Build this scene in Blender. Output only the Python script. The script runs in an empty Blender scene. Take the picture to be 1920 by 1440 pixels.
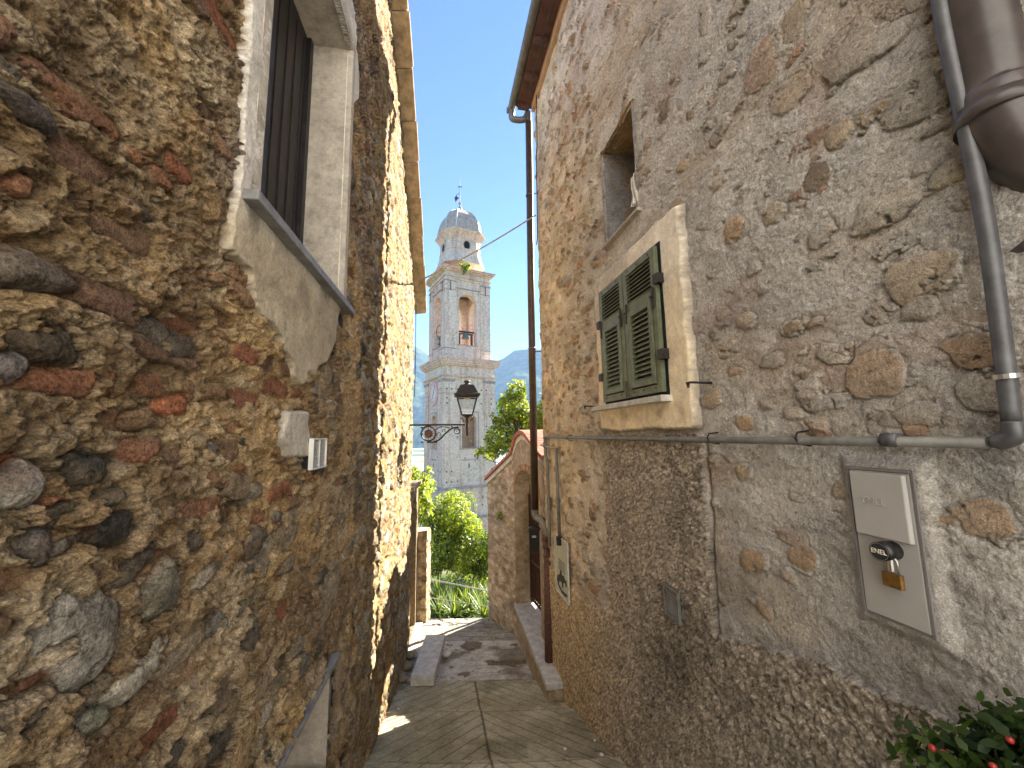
import bpy, math, random
import numpy as np
from mathutils import Vector, Matrix
random.seed(7); RNG=np.random.RandomState(11)
SC=bpy.context.scene; COL=SC.collection
# ------------------------------------------------------------------ camera
F=720.0; PT=math.atan(92/720); RL=.017
Fw=np.array([0,math.cos(PT),math.sin(PT)]); Up=np.array([0,-math.sin(PT),math.cos(PT)]); Rt=np.array([1.,0,0])
R2=Rt*math.cos(RL)-Up*math.sin(RL); U2=Up*math.cos(RL)+Rt*math.sin(RL)
cd=bpy.data.cameras.new('camera'); cam=bpy.data.objects.new('camera',cd); COL.objects.link(cam)
cd.sensor_width=36; cd.lens=F/1920*36; cd.clip_start=.05; cd.clip_end=20000
M=Matrix.Identity(4)
for i in range(3): M[i][0]=R2[i]; M[i][1]=U2[i]; M[i][2]=-Fw[i]
cam.matrix_world=M; SC.camera=cam
# ------------------------------------------------------------------ light
SUN_AZ=math.radians(42); SUN_EL=math.radians(35)       # azimuth to the right of +Y
w=bpy.data.worlds.new('World'); SC.world=w; w.use_nodes=True; nt=w.node_tree
sky=nt.nodes.new('ShaderNodeTexSky'); sky.sky_type='NISHITA'; sky.sun_disc=False
sky.sun_elevation=SUN_EL; sky.sun_rotation=SUN_AZ
sky.air_density=1.0; sky.dust_density=0.0; sky.ozone_density=6.0; sky.altitude=2500
bg=nt.nodes['Background']; nt.links.new(sky.outputs[0],bg.inputs[0]); bg.inputs[1].default_value=.05
sd=bpy.data.lights.new('sun','SUN'); sd.energy=5.0; sd.angle=math.radians(.5); sd.color=(1,.925,.81)
so=bpy.data.objects.new('sun',sd); COL.objects.link(so)
sv=Vector((math.sin(SUN_AZ)*math.cos(SUN_EL),math.cos(SUN_AZ)*math.cos(SUN_EL),math.sin(SUN_EL)))
so.rotation_euler=sv.to_track_quat('Z','Y').to_euler()
SC.view_settings.view_transform='Standard'; SC.view_settings.look='None'; SC.view_settings.exposure=2.85; SC.view_settings.gamma=1
SC.cycles.max_bounces=8; SC.cycles.diffuse_bounces=6; SC.cycles.transparent_max_bounces=12
# ------------------------------------------------------------------ helpers
def ray(px,py): return R2*(px-960)/F-U2*(py-720)/F+Fw
def dep(px,py,y): d=ray(px,py); return d*y/d[1]
LA,LB=-.77,-.153; RA,RB=1.63,-.198
def wallpt(px,py,a,b): d=ray(px,py); t=a/(d[0]-b*d[1]); return d*t
def Lyz(px,py,o=0): n=math.hypot(1,LB); p=wallpt(px,py,LA+o*n,LB); return (p[1]+o*LB/n,p[2])
def Ryz(px,py,o=0): n=math.hypot(1,RB); p=wallpt(px,py,RA-o*n,RB); return (p[1]-o*RB/n,p[2])
def WL(y,z,o=0.):
    n=math.hypot(1,LB); return (LA+LB*y+o/n, y-o*LB/n, z)
def WR(y,z,o=0.):
    n=math.hypot(1,RB); return (RA+RB*y-o/n, y+o*RB/n, z)
def tag(o,label=None,cat=None,group=None,kind=None):
    if label: o['label']=label
    if cat: o['category']=cat
    if group: o['group']=group
    if kind: o['kind']=kind
    return o
def mesh(name,V,Fc,mat,parent=None,smooth=False,cols=None):
    me=bpy.data.meshes.new(name)
    if isinstance(V,np.ndarray) and isinstance(Fc,np.ndarray):
        me.vertices.add(len(V)); me.vertices.foreach_set('co',V.astype(np.float32).ravel())
        k=Fc.shape[1]; me.loops.add(Fc.size); me.loops.foreach_set('vertex_index',Fc.astype(np.int32).ravel())
        me.polygons.add(len(Fc)); me.polygons.foreach_set('loop_start',np.arange(0,Fc.size,k,dtype=np.int32))
        me.polygons.foreach_set('loop_total',np.full(len(Fc),k,dtype=np.int32))
        me.update(calc_edges=True)
    else:
        me.from_pydata([tuple(v) for v in V],[],[tuple(f) for f in Fc])
    if cols is not None:
        a=me.color_attributes.new('Col','FLOAT_COLOR','POINT')
        c=np.ones((len(V),4),np.float32); c[:,:3]=cols; a.data.foreach_set('color',c.ravel())
    if smooth: me.polygons.foreach_set('use_smooth',[True]*len(me.polygons))
    if mat: me.materials.append(mat)
    o=bpy.data.objects.new(name,me); COL.objects.link(o)
    if parent: o.parent=parent; o.matrix_parent_inverse=parent.matrix_world.inverted()
    return o
def empty(name,loc=(0,0,0)):
    o=bpy.data.objects.new(name,None); COL.objects.link(o); o.location=loc; o.empty_display_size=.1
    o.matrix_world=Matrix.Translation(loc); return o
class MB:
    def __init__(s): s.v=[]; s.f=[]; s.p=[]
    def add(s,vs,fs):
        n=len(s.v); s.p.append((n,len(s.f))); s.v+= [tuple(v) for v in vs]; s.f+=[tuple(i+n for i in f) for f in fs]; return s
    def hexa(s,c): # 8 corners: bottom 4 ccw, top 4
        return s.add(c,[(0,3,2,1),(4,5,6,7),(0,1,5,4),(1,2,6,5),(2,3,7,6),(3,0,4,7)])
    def box(s,x0,x1,y0,y1,z0,z1,T=None):
        c=[(x0,y0,z0),(x1,y0,z0),(x1,y1,z0),(x0,y1,z0),(x0,y0,z1),(x1,y0,z1),(x1,y1,z1),(x0,y1,z1)]
        if T: c=[T(*q) for q in c]
        return s.hexa(c)
    def wbox(s,W,y0,y1,z0,z1,o0,o1):
        return s.hexa([W(y0,z0,o0),W(y0,z0,o1),W(y1,z0,o1),W(y1,z0,o0),W(y0,z1,o0),W(y0,z1,o1),W(y1,z1,o1),W(y1,z1,o0)])
    def tube(s,pts,r,n=8,caps=True):
        pts=[Vector(p) for p in pts]; rs=r if isinstance(r,(list,tuple)) else [r]*len(pts)
        rings=[]; prev=None
        for i,p in enumerate(pts):
            a=pts[max(i-1,0)]; b=pts[min(i+1,len(pts)-1)]; d=(b-a).normalized() if (b-a).length>1e-9 else Vector((0,0,1))
            if prev is None:
                prev=d.orthogonal().normalized()
            u=(prev-d*prev.dot(d)); u=u.normalized() if u.length>1e-6 else d.orthogonal().normalized(); prev=u; v=d.cross(u)
            rings.append([p+(u*math.cos(2*math.pi*k/n)+v*math.sin(2*math.pi*k/n))*rs[i] for k in range(n)])
        vs=[q for rg in rings for q in rg]; fs=[]
        for i in range(len(pts)-1):
            for k in range(n): fs.append((i*n+k,i*n+(k+1)%n,(i+1)*n+(k+1)%n,(i+1)*n+k))
        if caps: fs.append(tuple(range(n))[::-1]); fs.append(tuple((len(pts)-1)*n+k for k in range(n)))
        return s.add(vs,fs)
    def lathe(s,prof,c,n=16,T=None):
        vs=[];fs=[]
        for r,z in prof:
            for k in range(n):
                a=2*math.pi*k/n; q=(c[0]+r*math.cos(a),c[1]+r*math.sin(a),c[2]+z); vs.append(T(*q) if T else q)
        for i in range(len(prof)-1):
            for k in range(n): fs.append((i*n+k,i*n+(k+1)%n,(i+1)*n+(k+1)%n,(i+1)*n+k))
        fs.append(tuple(range(n))[::-1]); fs.append(tuple((len(prof)-1)*n+k for k in range(n)))
        return s.add(vs,fs)
    def prism(s,poly,A,B): # poly 2-D, A/B map (u,v)->point for the two ends
        n=len(poly); vs=[A(*p) for p in poly]+[B(*p) for p in poly]
        fs=[tuple(range(n))[::-1],tuple(range(n,2*n))]+[(i,(i+1)%n,n+(i+1)%n,n+i) for i in range(n)]
        return s.add(vs,fs)
    def each(s,name,mat,parent=None,smooth=False):
        e=s.p+[(len(s.v),len(s.f))]; r=[]
        for (a,fa),(b,fb) in zip(e[:-1],e[1:]):
            m=MB(); m.add(s.v[a:b],[tuple(i-a for i in f) for f in s.f[fa:fb]]); r.append(m.build(name if isinstance(name,str) else name[len(r)],mat,parent,smooth))
        return r
    def build(s,name,mat,parent=None,smooth=False,bevel=0):
        o=mesh(name,s.v,s.f,mat,parent,False)
        if smooth:
            for p in o.data.polygons: p.use_smooth=len(p.vertices)<=4
        if bevel:
            m=o.modifiers.new('bevel','BEVEL'); m.width=bevel; m.segments=2; m.limit_method='ANGLE'
        return o
# ------------------------------------------------------------------ numpy noise
def _h(i,j,s):
    n=(i.astype(np.int64)*374761393+j.astype(np.int64)*668265263+s*1442695041)&0xffffffff
    n=((n^(n>>13))*1274126177)&0xffffffff; n=(n^(n>>16))*2246822519&0xffffffff
    return ((n^(n>>15))&0xffffff)/float(0xffffff)
def vn(x,y,s=0):
    xi=np.floor(x); yi=np.floor(y); fx=x-xi; fy=y-yi; fx=fx*fx*fx*(fx*(fx*6-15)+10); fy=fy*fy*fy*(fy*(fy*6-15)+10)
    a=_h(xi,yi,s);b=_h(xi+1,yi,s);c=_h(xi,yi+1,s);d=_h(xi+1,yi+1,s)
    return (a*(1-fx)+b*fx)*(1-fy)+(c*(1-fx)+d*fx)*fy
def fbm(x,y,o=4,s=0,g=.5):
    t=0;a=1;n=0
    for k in range(o):
        t=t+a*vn(x*2**k+17.3*k,y*2**k-9.1*k,s+k*31); n+=a; a*=g
    return t/n-.5      # about -.5..+.5
def sst(a,b,x): t=np.clip((x-a)/(b-a),0,1); return t*t*(3-2*t)
def lerp(a,b,t): return a+(b-a)*t
def inpoly(Y,Z,poly):
    r=np.zeros(Y.shape,bool); n=len(poly)
    for i in range(n):
        y1,z1=poly[i]; y2,z2=poly[(i+1)%n]
        if abs(z1-z2)<1e-12: continue
        c=((z1>Z)!=(z2>Z))&(Y<(y2-y1)*(Z-z1)/(z2-z1)+y1); r^=c
    return r
def soften(m,r,it=2):
    e=m.astype(float)
    for _ in range(it):
        for ax in (0,1):
            e=sum(np.roll(e,k,ax) for k in range(-r,r+1))/(2*r+1)
    return e
class Grid:
    """wall sheet in wall co-ordinates: y along the alley, z up, h out of the wall"""
    def __init__(s,ys,ts,zb,zt):
        s.ys=np.asarray(ys); s.ts=np.asarray(ts); yr=np.maximum(s.ys,.5)
        s.Y=np.repeat(s.ys[None],len(ts),0); s.raw=s.ts[:,None]*yr[None]
        s.zb=zb(s.ys); s.zt=zt(s.ys); s.Z=np.clip(s.raw,s.zb[None],s.zt[None]); s.yr=yr
        s.H=np.zeros(s.Y.shape); s.C=np.zeros(s.Y.shape+(3,)); s.S=np.zeros(s.Y.shape)
    def stone(s,y,z,a,b,h,col,ang=0,p=2.3,base=0,seed=0,rough=.1,tint=.35,sink=.008,edge=.72,cover=None,blend=0):
        m=max(a,b)*1.5; j0,j1=np.searchsorted(s.ys,[y-m,y+m])
        if j1-j0<2: return
        yr=s.yr[j0:j1]; lo=min((z-m)/yr.min(),(z-m)/yr.max()); hi=max((z+m)/yr.min(),(z+m)/yr.max())
        i0,i1=np.searchsorted(s.ts,[lo,hi])
        if i1-i0<2: return
        sl=(slice(i0,i1),slice(j0,j1)); Y=s.Y[sl]-y; Z=s.Z[sl]-z; ca,sa=math.cos(ang),math.sin(ang)
        u=(Y*ca+Z*sa)/a; v=(-Y*sa+Z*ca)/b
        r=(np.abs(u)**p+np.abs(v)**p)**(1/p)
        th=np.arctan2(v,u); r=r*(1+.09*np.sin(2*th+seed)+.07*np.sin(3*th+seed*2.3)+.04*np.sin(5*th+seed*1.7))
        r=r+rough*fbm(s.Y[sl]*9/(a+b)*.25+seed,s.Z[sl]*9/(a+b)*.25,3,int(seed*7)%97)*1.3
        if cover is not None:
            cv=fbm(s.Y[sl]*16+3,s.Z[sl]*20,4,61); r=np.where(cv<cover,r+(cover-cv)*6,r)
        ins=r<1; rim=(r>=1)&(r<1.35)
        prof=np.sqrt(np.clip(1-np.clip((r-edge)/(1-edge),0,1)**2,0,1))*(1-.25*np.clip(r,0,1)**2)
        hh=base+h*prof+.18*h*fbm(s.Y[sl]*22+seed,s.Z[sl]*22,3,5)
        H=s.H[sl]; H[ins]=np.maximum(hh,base-sink)[ins]; H[rim]-=(sink*(1-(r-1)/.35))[rim]
        n=fbm(s.Y[sl]*14+seed*3,s.Z[sl]*30+seed,4,9)
        c=np.array(col)[None,None]*(1+tint*2*n[...,None])
        if blend: c=lerp(c,s.C[sl],blend)
        C=s.C[sl]; k=np.clip((1-r)/.08,0,1)[...,None]; C[...]=lerp(C,c,k); s.S[sl]=np.maximum(s.S[sl],ins*1.)
    def build(s,name,W,mat,parent,mask=None,hole=None,keep=None,smooth=True,back=-.05):
        Hh=s.H.copy()
        if mask is not None: Hh[~mask]=back
        ny,nx=s.Y.shape; a=LA if W is WL else RA; b=LB if W is WL else RB; sg=1 if W is WL else -1; n=math.hypot(1,b)
        X=a+b*s.Y+sg*Hh/n; Yw=s.Y-sg*Hh*b/n
        V=np.stack([X,Yw,s.Z],-1).reshape(-1,3)
        idx=np.arange(ny*nx).reshape(ny,nx); q=np.stack([idx[:-1,:-1],idx[:-1,1:],idx[1:,1:],idx[1:,:-1]],-1)
        if sg>0: q=q[...,::1]
        else: q=q[...,::-1]
        ok=(s.Z[1:,:-1]-s.Z[:-1,:-1]>1e-6)|(s.Z[1:,1:]-s.Z[:-1,1:]>1e-6)
        if mask is not None: ok&=mask[:-1,:-1]|mask[1:,:-1]|mask[:-1,1:]|mask[1:,1:]
        if hole is not None: ok&=~(hole[:-1,:-1]&hole[1:,:-1]&hole[:-1,1:]&hole[1:,1:])
        q=q[ok]; used=np.unique(q); remap=-np.ones(len(V),int); remap[used]=np.arange(len(used))
        return mesh(name,V[used],remap[q],mat,parent,smooth,s.C.reshape(-1,3)[used])
# ------------------------------------------------------------------ materials
def newmat(name):
    m=bpy.data.materials.new(name); m.use_nodes=True; n=m.node_tree; return m,n,n.nodes['Principled BSDF']
def nd(n,t,**k):
    x=n.nodes.new(t)
    for a,b in k.items():
        if a in x.inputs.keys() if isinstance(a,str) else False: x.inputs[a].default_value=b
        else: setattr(x,a,b)
    return x
def texco(n,scale=(1,1,1)):
    tc=n.nodes.new('ShaderNodeTexCoord'); mp=n.nodes.new('ShaderNodeMapping'); mp.inputs['Scale'].default_value=scale
    n.links.new(tc.outputs['Object'],mp.inputs[0]); return mp.outputs[0]
def noise(n,co,scale,detail=6,rough=.6,dist=0):
    x=n.nodes.new('ShaderNodeTexNoise'); x.inputs['Scale'].default_value=scale; x.inputs['Detail'].default_value=detail
    x.inputs['Roughness'].default_value=rough; x.inputs['Distortion'].default_value=dist; n.links.new(co,x.inputs['Vector']); return x.outputs['Fac']
def ramp(n,fac,stops):
    r=n.nodes.new('ShaderNodeValToRGB'); e=r.color_ramp.elements
    while len(e)>1: e.remove(e[-1])
    e[0].position=stops[0][0]; e[0].color=tuple(stops[0][1])+(1,) if len(stops[0][1])==3 else stops[0][1]
    for p,c in stops[1:]:
        q=e.new(p); q.color=tuple(c)+(1,)
    n.links.new(fac,r.inputs[0]); return r.outputs[0]
def mixc(n,a,b,fac,bt='MIX'):
    m=n.nodes.new('ShaderNodeMix'); m.data_type='RGBA'; m.blend_type=bt
    if hasattr(fac,'name'): n.links.new(fac,m.inputs[0])
    else: m.inputs[0].default_value=fac
    for i,v in ((6,a),(7,b)):
        if hasattr(v,'name'): n.links.new(v,m.inputs[i])
        else: m.inputs[i].default_value=tuple(v)+(1,)
    return m.outputs[2]
def bump(n,h,strength,dist,bs):
    b=n.nodes.new('ShaderNodeBump'); b.inputs['Strength'].default_value=strength; b.inputs['Distance'].default_value=dist
    n.links.new(h,b.inputs['Height']); n.links.new(b.outputs[0],bs.inputs['Normal']); return b
def g(v): return (v,v,v)
def stonemat(name,attr=True,col=(.4,.35,.3),lo=.62,hi=1.4,fs=70,bs_=.9,bd=.01,rough=.95,spots=0,bscale=60,micro=0):
    m,n,b=newmat(name); co=texco(n)
    if attr:
        a=n.nodes.new('ShaderNodeAttribute'); a.attribute_name='Col'; base=a.outputs['Color']
    else:
        r=n.nodes.new('ShaderNodeRGB'); r.outputs[0].default_value=tuple(col)+(1,); base=r.outputs[0]
    f=ramp(n,noise(n,co,fs,7,.75),[(.3,g(lo)),(.55,g(1)),(.75,g(hi))])
    c=mixc(n,base,f,1,'MULTIPLY')
    f2=ramp(n,noise(n,co,6,5,.6),[(.3,(.82,.8,.78)),(.7,(1.12,1.12,1.1))])
    c=mixc(n,c,f2,1,'MULTIPLY')
    if micro:
        f3=ramp(n,noise(n,co,fs*3.2,4,.8),[(.32,g(1-micro)),(.5,g(1)),(.68,g(1+micro*.9))]); c=mixc(n,c,f3,1,'MULTIPLY')
        f4=ramp(n,noise(n,co,fs*.42,8,.82,.6),[(.36,g(1-micro*1.1)),(.46,g(1)),(.7,g(1+micro*.5))]); c=mixc(n,c,f4,1,'MULTIPLY')
    n.links.new(c,b.inputs['Base Color']); b.inputs['Roughness'].default_value=rough; b.inputs['Specular IOR Level'].default_value=.15
    bump(n,noise(n,co,bscale,9,.72),bs_,bd,b)
    return m
def plain(name,col,rough=.5,metal=0,var=.12,sc=20,bmp=.15,spec=.4,bd=.003):
    m,n,b=newmat(name); co=texco(n)
    c=ramp(n,noise(n,co,sc,6,.65),[(.3,[x*(1-var*1.6) for x in col]),(.7,[min(1,x*(1+var)) for x in col])])
    n.links.new(c,b.inputs['Base Color']); b.inputs['Roughness'].default_value=rough; b.inputs['Metallic'].default_value=metal
    b.inputs['Specular IOR Level'].default_value=spec
    if bmp: bump(n,noise(n,co,sc*4,6,.6),bmp,bd,b)
    return m
def leafmat(name,trans=.45,attr='Col'):
    m,n,b=newmat(name); n.nodes.remove(b)
    a=n.nodes.new('ShaderNodeAttribute'); a.attribute_name=attr
    p=n.nodes.new('ShaderNodeBsdfPrincipled'); p.inputs['Roughness'].default_value=.45; p.inputs['Specular IOR Level'].default_value=.35
    t=n.nodes.new('ShaderNodeBsdfTranslucent'); mx=n.nodes.new('ShaderNodeMixShader'); mx.inputs[0].default_value=trans
    n.links.new(a.outputs[0],p.inputs['Base Color'])
    hs=mixc(n,a.outputs[0],(1.9,1.7,.5),1,'MULTIPLY'); n.links.new(hs,t.inputs[0])
    n.links.new(p.outputs[0],mx.inputs[1]); n.links.new(t.outputs[0],mx.inputs[2]); n.links.new(mx.outputs[0],n.nodes['Material Output'].inputs[0])
    return m
Mt={}
Mt['lwall']=stonemat('left_rubble',fs=55,lo=.5,hi=1.5,bs_=1,bd=.035,bscale=40,micro=.62)
Mt['rwall']=stonemat('right_rubble',fs=70,lo=.6,hi=1.4,bs_=1,bd=.026,bscale=55,micro=.46)
Mt['plaster']=stonemat('plaster',fs=40,lo=.72,hi=1.15,bs_=.8,bd=.008,bscale=70,micro=.2)
Mt['plaster_plain']=stonemat('plaster_plain',False,(.50,.46,.40),lo=.62,hi=1.15,fs=9,bs_=.6,bd=.006,bscale=50,micro=.15)
Mt['grayrender']=stonemat('gray_render',False,(.40,.36,.31),lo=.75,hi=1.15,fs=30,bs_=.7,bd=.006)
Mt['bounce_paving']=stonemat('bounce_paving',False,(.55,.52,.46),fs=6,bs_=.3)
Mt['bounce_facade']=stonemat('bounce_facade',False,(.80,.79,.77),lo=.85,hi=1.08,fs=6,bs_=.3,bd=.01)
Mt['warmstone']=stonemat('warm_stone',False,(.27,.20,.12),lo=.5,hi=1.4,fs=14,bs_=1,bd=.04,bscale=18,micro=.3)
Mt['slate']=plain('slate',(.20,.20,.20),.6,0,.25,14,.4)
Mt['palestone']=plain('pale_stone',(.56,.54,.50),.8,0,.2,12,.6,.2,.006)
Mt['marble']=plain('worn_marble',(.46,.45,.43),.6,0,.25,9,.4,.3,.004)
Mt['dark']=plain('dark_void',(.012,.011,.012),.9,0,.1,5,0)
Mt['darkwood']=plain('dark_wood',(.022,.019,.021),.5,0,.4,9,.2)
Mt['cream']=stonemat('cream_render',True,fs=30,lo=.8,hi=1.06,bs_=.5,bd=.005,micro=.12)
Mt['green']=plain('green_paint',(.125,.15,.09),.5,0,.25,14,.15)
Mt['iron']=plain('iron',(.03,.026,.024),.55,.3,.3,30,.2)
Mt['rust']=plain('rusty_iron',(.11,.055,.04),.7,.2,.35,30,.4)
Mt['brownpipe']=plain('brown_pipe',(.060,.038,.026),.42,.2,.3,10,.12)
Mt['graypipe']=plain('gray_pipe',(.095,.097,.105),.42,.2,.3,9,.12)
Mt['greenpipe']=plain('green_gray_pipe',(.16,.16,.145),.5,.1,.25,14,.15)
Mt['bigpipe']=plain('dark_plastic_pipe',(.07,.058,.056),.30,0,.35,6,.1)
Mt['white']=plain('white_metal',(.62,.62,.60),.5,0,.1,12,.05)
Mt['zinc']=plain('pale_zinc',(.42,.42,.41),.45,.2,.08,7,.05)
Mt['boxgray']=plain('box_gray',(.37,.36,.35),.5,0,.06,5,.05)
Mt['boxframe']=plain('box_frame',(.18,.17,.17),.5,0,.1,5,.05)
Mt['brass']=plain('old_brass',(.30,.17,.05),.4,.7,.3,40,.2)
Mt['black']=plain('black_plastic',(.015,.015,.016),.35,0,.1,10,0)
Mt['ink']=plain('ink',(.02,.025,.03),.7,0,.1,10,0)
Mt['lettercream']=plain('letter_cream',(.75,.70,.58),.5,0,.05,10,0)
Mt['steel']=plain('steel',(.45,.44,.42),.35,.8,.1,20,.05)
Mt['terracotta']=plain('terracotta',(.40,.155,.105),.85,0,.3,12,.5,.2,.006)
Mt['tile']=plain('ochre_tile',(.36,.27,.165),.85,0,.35,7,.5,.2,.006)
Mt['brick']=plain('arch_brick',(.36,.23,.13),.9,0,.35,14,.7,.2,.01)
Mt['cloth']=plain('rag_cloth',(.52,.49,.42),.9,0,.2,16,.4)
Mt['wood']=plain('old_wood',(.13,.085,.05),.7,0,.35,8,.4)
Mt['redsoffit']=plain('red_wood',(.085,.04,.035),.7,0,.3,7,.3)
Mt['orangeren']=plain('orange_fascia',(.42,.27,.17),.85,0,.15,8,.3)
Mt['gutter']=plain('gutter_metal',(.13,.12,.11),.45,.4,.3,9,.1)
Mt['notice']=plain('notice_panel',(.38,.39,.32),.5,0,.1,6,0)
Mt['numtile']=plain('number_tile',(.6,.55,.45),.4,0,.1,20,0)
Mt['bark']=plain('bark',(.09,.07,.05),.9,0,.3,12,.6)
Mt['leaf']=leafmat('leaf'); Mt['agave']=leafmat('sword_leaf',.3)
Mt['rope']=plain('cable_grey',(.30,.27,.22),.7,0,.2,20,0)
Mt['pebble']=plain('pebble_white',(.7,.68,.64),.8,0,.1,30,.2)
def glassmat():
    m,n,b=newmat('lantern_glass'); n.nodes.remove(b)
    t=n.nodes.new('ShaderNodeBsdfTransparent'); gl=n.nodes.new('ShaderNodeBsdfGlossy'); gl.inputs['Roughness'].default_value=.08
    mx=n.nodes.new('ShaderNodeMixShader'); mx.inputs[0].default_value=.10
    t.inputs[0].default_value=(.93,.94,.93,1)
    n.links.new(t.outputs[0],mx.inputs[1]); n.links.new(gl.outputs[0],mx.inputs[2]); n.links.new(mx.outputs[0],n.nodes['Material Output'].inputs[0]); return m
Mt['glass']=glassmat()
# ------------------------------------------------------------------ ground levels
def gz(y):
    y=np.maximum(np.asarray(y,float),-.5); ramp_=-1.67-.31*y; k=np.floor((y-.20)/1.17); f=(y-.20)/1.17-k
    ramp_=ramp_+.022*(f-.5)*2*1.0          # shallow steps: every panel is a little flatter than the ramp
    land=-3.545-.085*(y-6.05)
    return np.where(y<6.05,ramp_,land)
# ================================================================== LEFT HOUSE
lefth=empty('stone_house',(WL(3,-3,0)[0],3,-2.9))
tag(lefth,'old rubble stone house on the left with framed window and sunlit far end','house')
def colsL():
    u=np.arange(1/.5,1/7.12,-.0033*1.0); y=1/u
    out=[.5]; 
    while out[-1]<7.12:
        out.append(out[-1]+min(.0033*out[-1]**2,.022))
    out[-1]=7.12
    return np.concatenate([np.linspace(-.9,.46,14),out])
def trows(lo,hi,st,far=14):
    d=np.arange(lo,hi,st); up=hi*1.0+np.cumsum(st*1.25**np.arange(1,24)); dn=lo-np.cumsum(st*1.25**np.arange(1,24))
    up=up[up<far]; dn=dn[dn>-far]; return np.concatenate([[-far],dn[::-1],d,up,[far]])
VY=[-.9,3.0,3.7,4.74,6.45,7.3,7.6]; VZ=[5.35,5.3,5.15,4.68,3.38,2.66,2.42]
vergeZ=lambda y: np.interp(y,VY,VZ)
G=Grid(colsL(),trows(-1.2,1.5,.0033),lambda y: gz(y)-.25,lambda y: vergeZ(y)+.02)
Y,Z=G.Y,G.Z
big=fbm(Y*1.3,Z*1.3,3,1); mid=fbm(Y*4,Z*5,4,2); fine=fbm(Y*22,Z*26,4,3); fin2=fbm(Y*70,Z*80,3,4)
ridg=1-np.abs(fbm(Y*9,Z*12,4,6))*5
ledge=np.abs(((fbm(Y*3,Z*6,4,8)*9)%1)-.5)
G.H=.035*big+.05*mid+.030*fine+.014*fin2+.010*np.clip(fbm(Y*38,Z*42,2,14)*6,0,1)*(Y<2.6)+.012*np.clip(ridg,0,1)+.014*ledge
G.H*=(1-.4*sst(3.2,5.0,Y))
c_och=np.array([.53,.365,.185]); c_dk=np.array([.27,.185,.105]); c_pale=np.array([.64,.53,.37]); c_gray=np.array([.36,.31,.26])
k1=sst(-.18,.2,fbm(Y*2.2,Z*2.6,4,21))[...,None]; k2=sst(.0,.28,fbm(Y*5,Z*6,4,22))[...,None]; k3=sst(.05,.25,fbm(Y*1.6,Z*1.9,4,23))[...,None]
k4=sst(-.1,.3,fbm(Y*26,Z*30,3,24))[...,None]
C=lerp(c_dk,c_och,k1); C=lerp(C,c_pale,k2*.65); C=lerp(C,c_gray,k3*.7); C=lerp(C,c_pale*1.05,k4*.35)
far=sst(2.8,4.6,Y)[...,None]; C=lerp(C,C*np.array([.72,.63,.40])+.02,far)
soot=sst(.12,.3,fbm(Y*2.5,Z*1.2,4,29))[...,None]*(sst(2.2,2.8,Y)*sst(4.2,3.2,Y))[...,None]; C=lerp(C,np.array([.10,.09,.08]),soot*.7)
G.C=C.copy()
# weathered brick courses, upper and middle part near the window
rows=np.arange(-.75,4.6,.088)
for r_ in rows:
    y=.3+random.random()*.2
    while y<3.4:
        L=random.uniform(.10,.27); pz=fbm(np.array([y*1.1]),np.array([r_*1.1]),3,77)[0]
        zone= (r_>-.35+.3*pz) and y<2.2
        pr=.5 if zone else .10
        if r_>.9: pr=.42
        if random.random()<pr+pz*.9:
            q=random.random(); base=(.33,.13,.075) if q<.42 else (.40,.24,.14) if q<.8 else (.22,.13,.09)
            f=random.uniform(.7,1.15)
            G.stone(y+L/2,r_+random.uniform(-.015,.015),L/2*.95,.036*random.uniform(.75,1.15),random.uniform(.0,.03),[c*f for c in base],random.uniform(-.08,.08),3.5,float(0)+random.uniform(-.01,.008),random.uniform(0,99),.5,.5,.010,.8,random.choice([-.1,-.03,.03]),random.choice([.1,.3]))
        y+=L+.015
# random river cobbles
pal=[(.30,.25,.17),(.20,.185,.16),(.26,.22,.16),(.15,.135,.115),(.32,.28,.22),(.17,.16,.135),(.25,.175,.11),(.34,.315,.275),(.08,.075,.07),(.24,.19,.12)]
for i in range(1500):
    u=random.random(); y=.35+6.75*u**1.15; z=random.uniform(float(gz(y)),min(float(vergeZ(y)),y*1.5))
    a=random.choice([random.uniform(.02,.05),random.uniform(.03,.075),random.uniform(.05,.10)]); b=a*random.uniform(.45,.85)
    if y<2.2 and z>0: 
        if random.random()<.8: continue
        a*=.7;b*=.6
    if y<1.3:
        if random.random()<.35: continue
        a*=.6; b*=.6
    c=random.choice(pal); f=random.uniform(.7,1.25)*(.62 if y>4 else 1)
    G.stone(y,z,a,b,random.uniform(.008,.035)*(1 if y<3.5 else .9),[x*f for x in c],random.uniform(-.5,.35),random.uniform(1.9,3.6),random.uniform(-.015,.008),random.uniform(0,99),random.choice([.2,.4,.6]),.4,.010,.6,random.choice([-.3,-.12,-.05,.0]),random.choice([0,.25,.5]))
for i in range(1700):
    y=random.uniform(3.2,7.1); z=random.uniform(float(gz(y)),float(vergeZ(y)))
    a=random.uniform(.04,.13); c=random.choice([(.36,.28,.15),(.42,.34,.20),(.30,.23,.13),(.26,.22,.16),(.38,.36,.30),(.33,.20,.11)])
    f=random.uniform(.8,1.2); G.stone(y,z,a,a*random.uniform(.3,.7),random.uniform(.012,.032),[x*f for x in c],random.uniform(-.5,.5),random.uniform(2,3),random.uniform(-.01,.01),random.uniform(0,99),.5,.4,.016,.6,-.15,.1)
def pxstone(G,W,fn,x0,y0,x1,y1,h,col,ang=0,p=2.3,rough=.12,base=0,seed=1,tint=.3,sink=.015,edge=.5,cover=None,blend=0):
    cx,cy=(x0+x1)/2,(y0+y1)/2; c=fn(cx,cy); l=fn(x0,cy); r=fn(x1,cy); t=fn(cx,y0); b=fn(cx,y1)
    G.stone(c[0],c[1],abs(r[0]-l[0])/2,abs(t[1]-b[1])/2,h,col,ang,p,base,seed,rough,tint,sink,edge,cover,blend)
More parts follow.
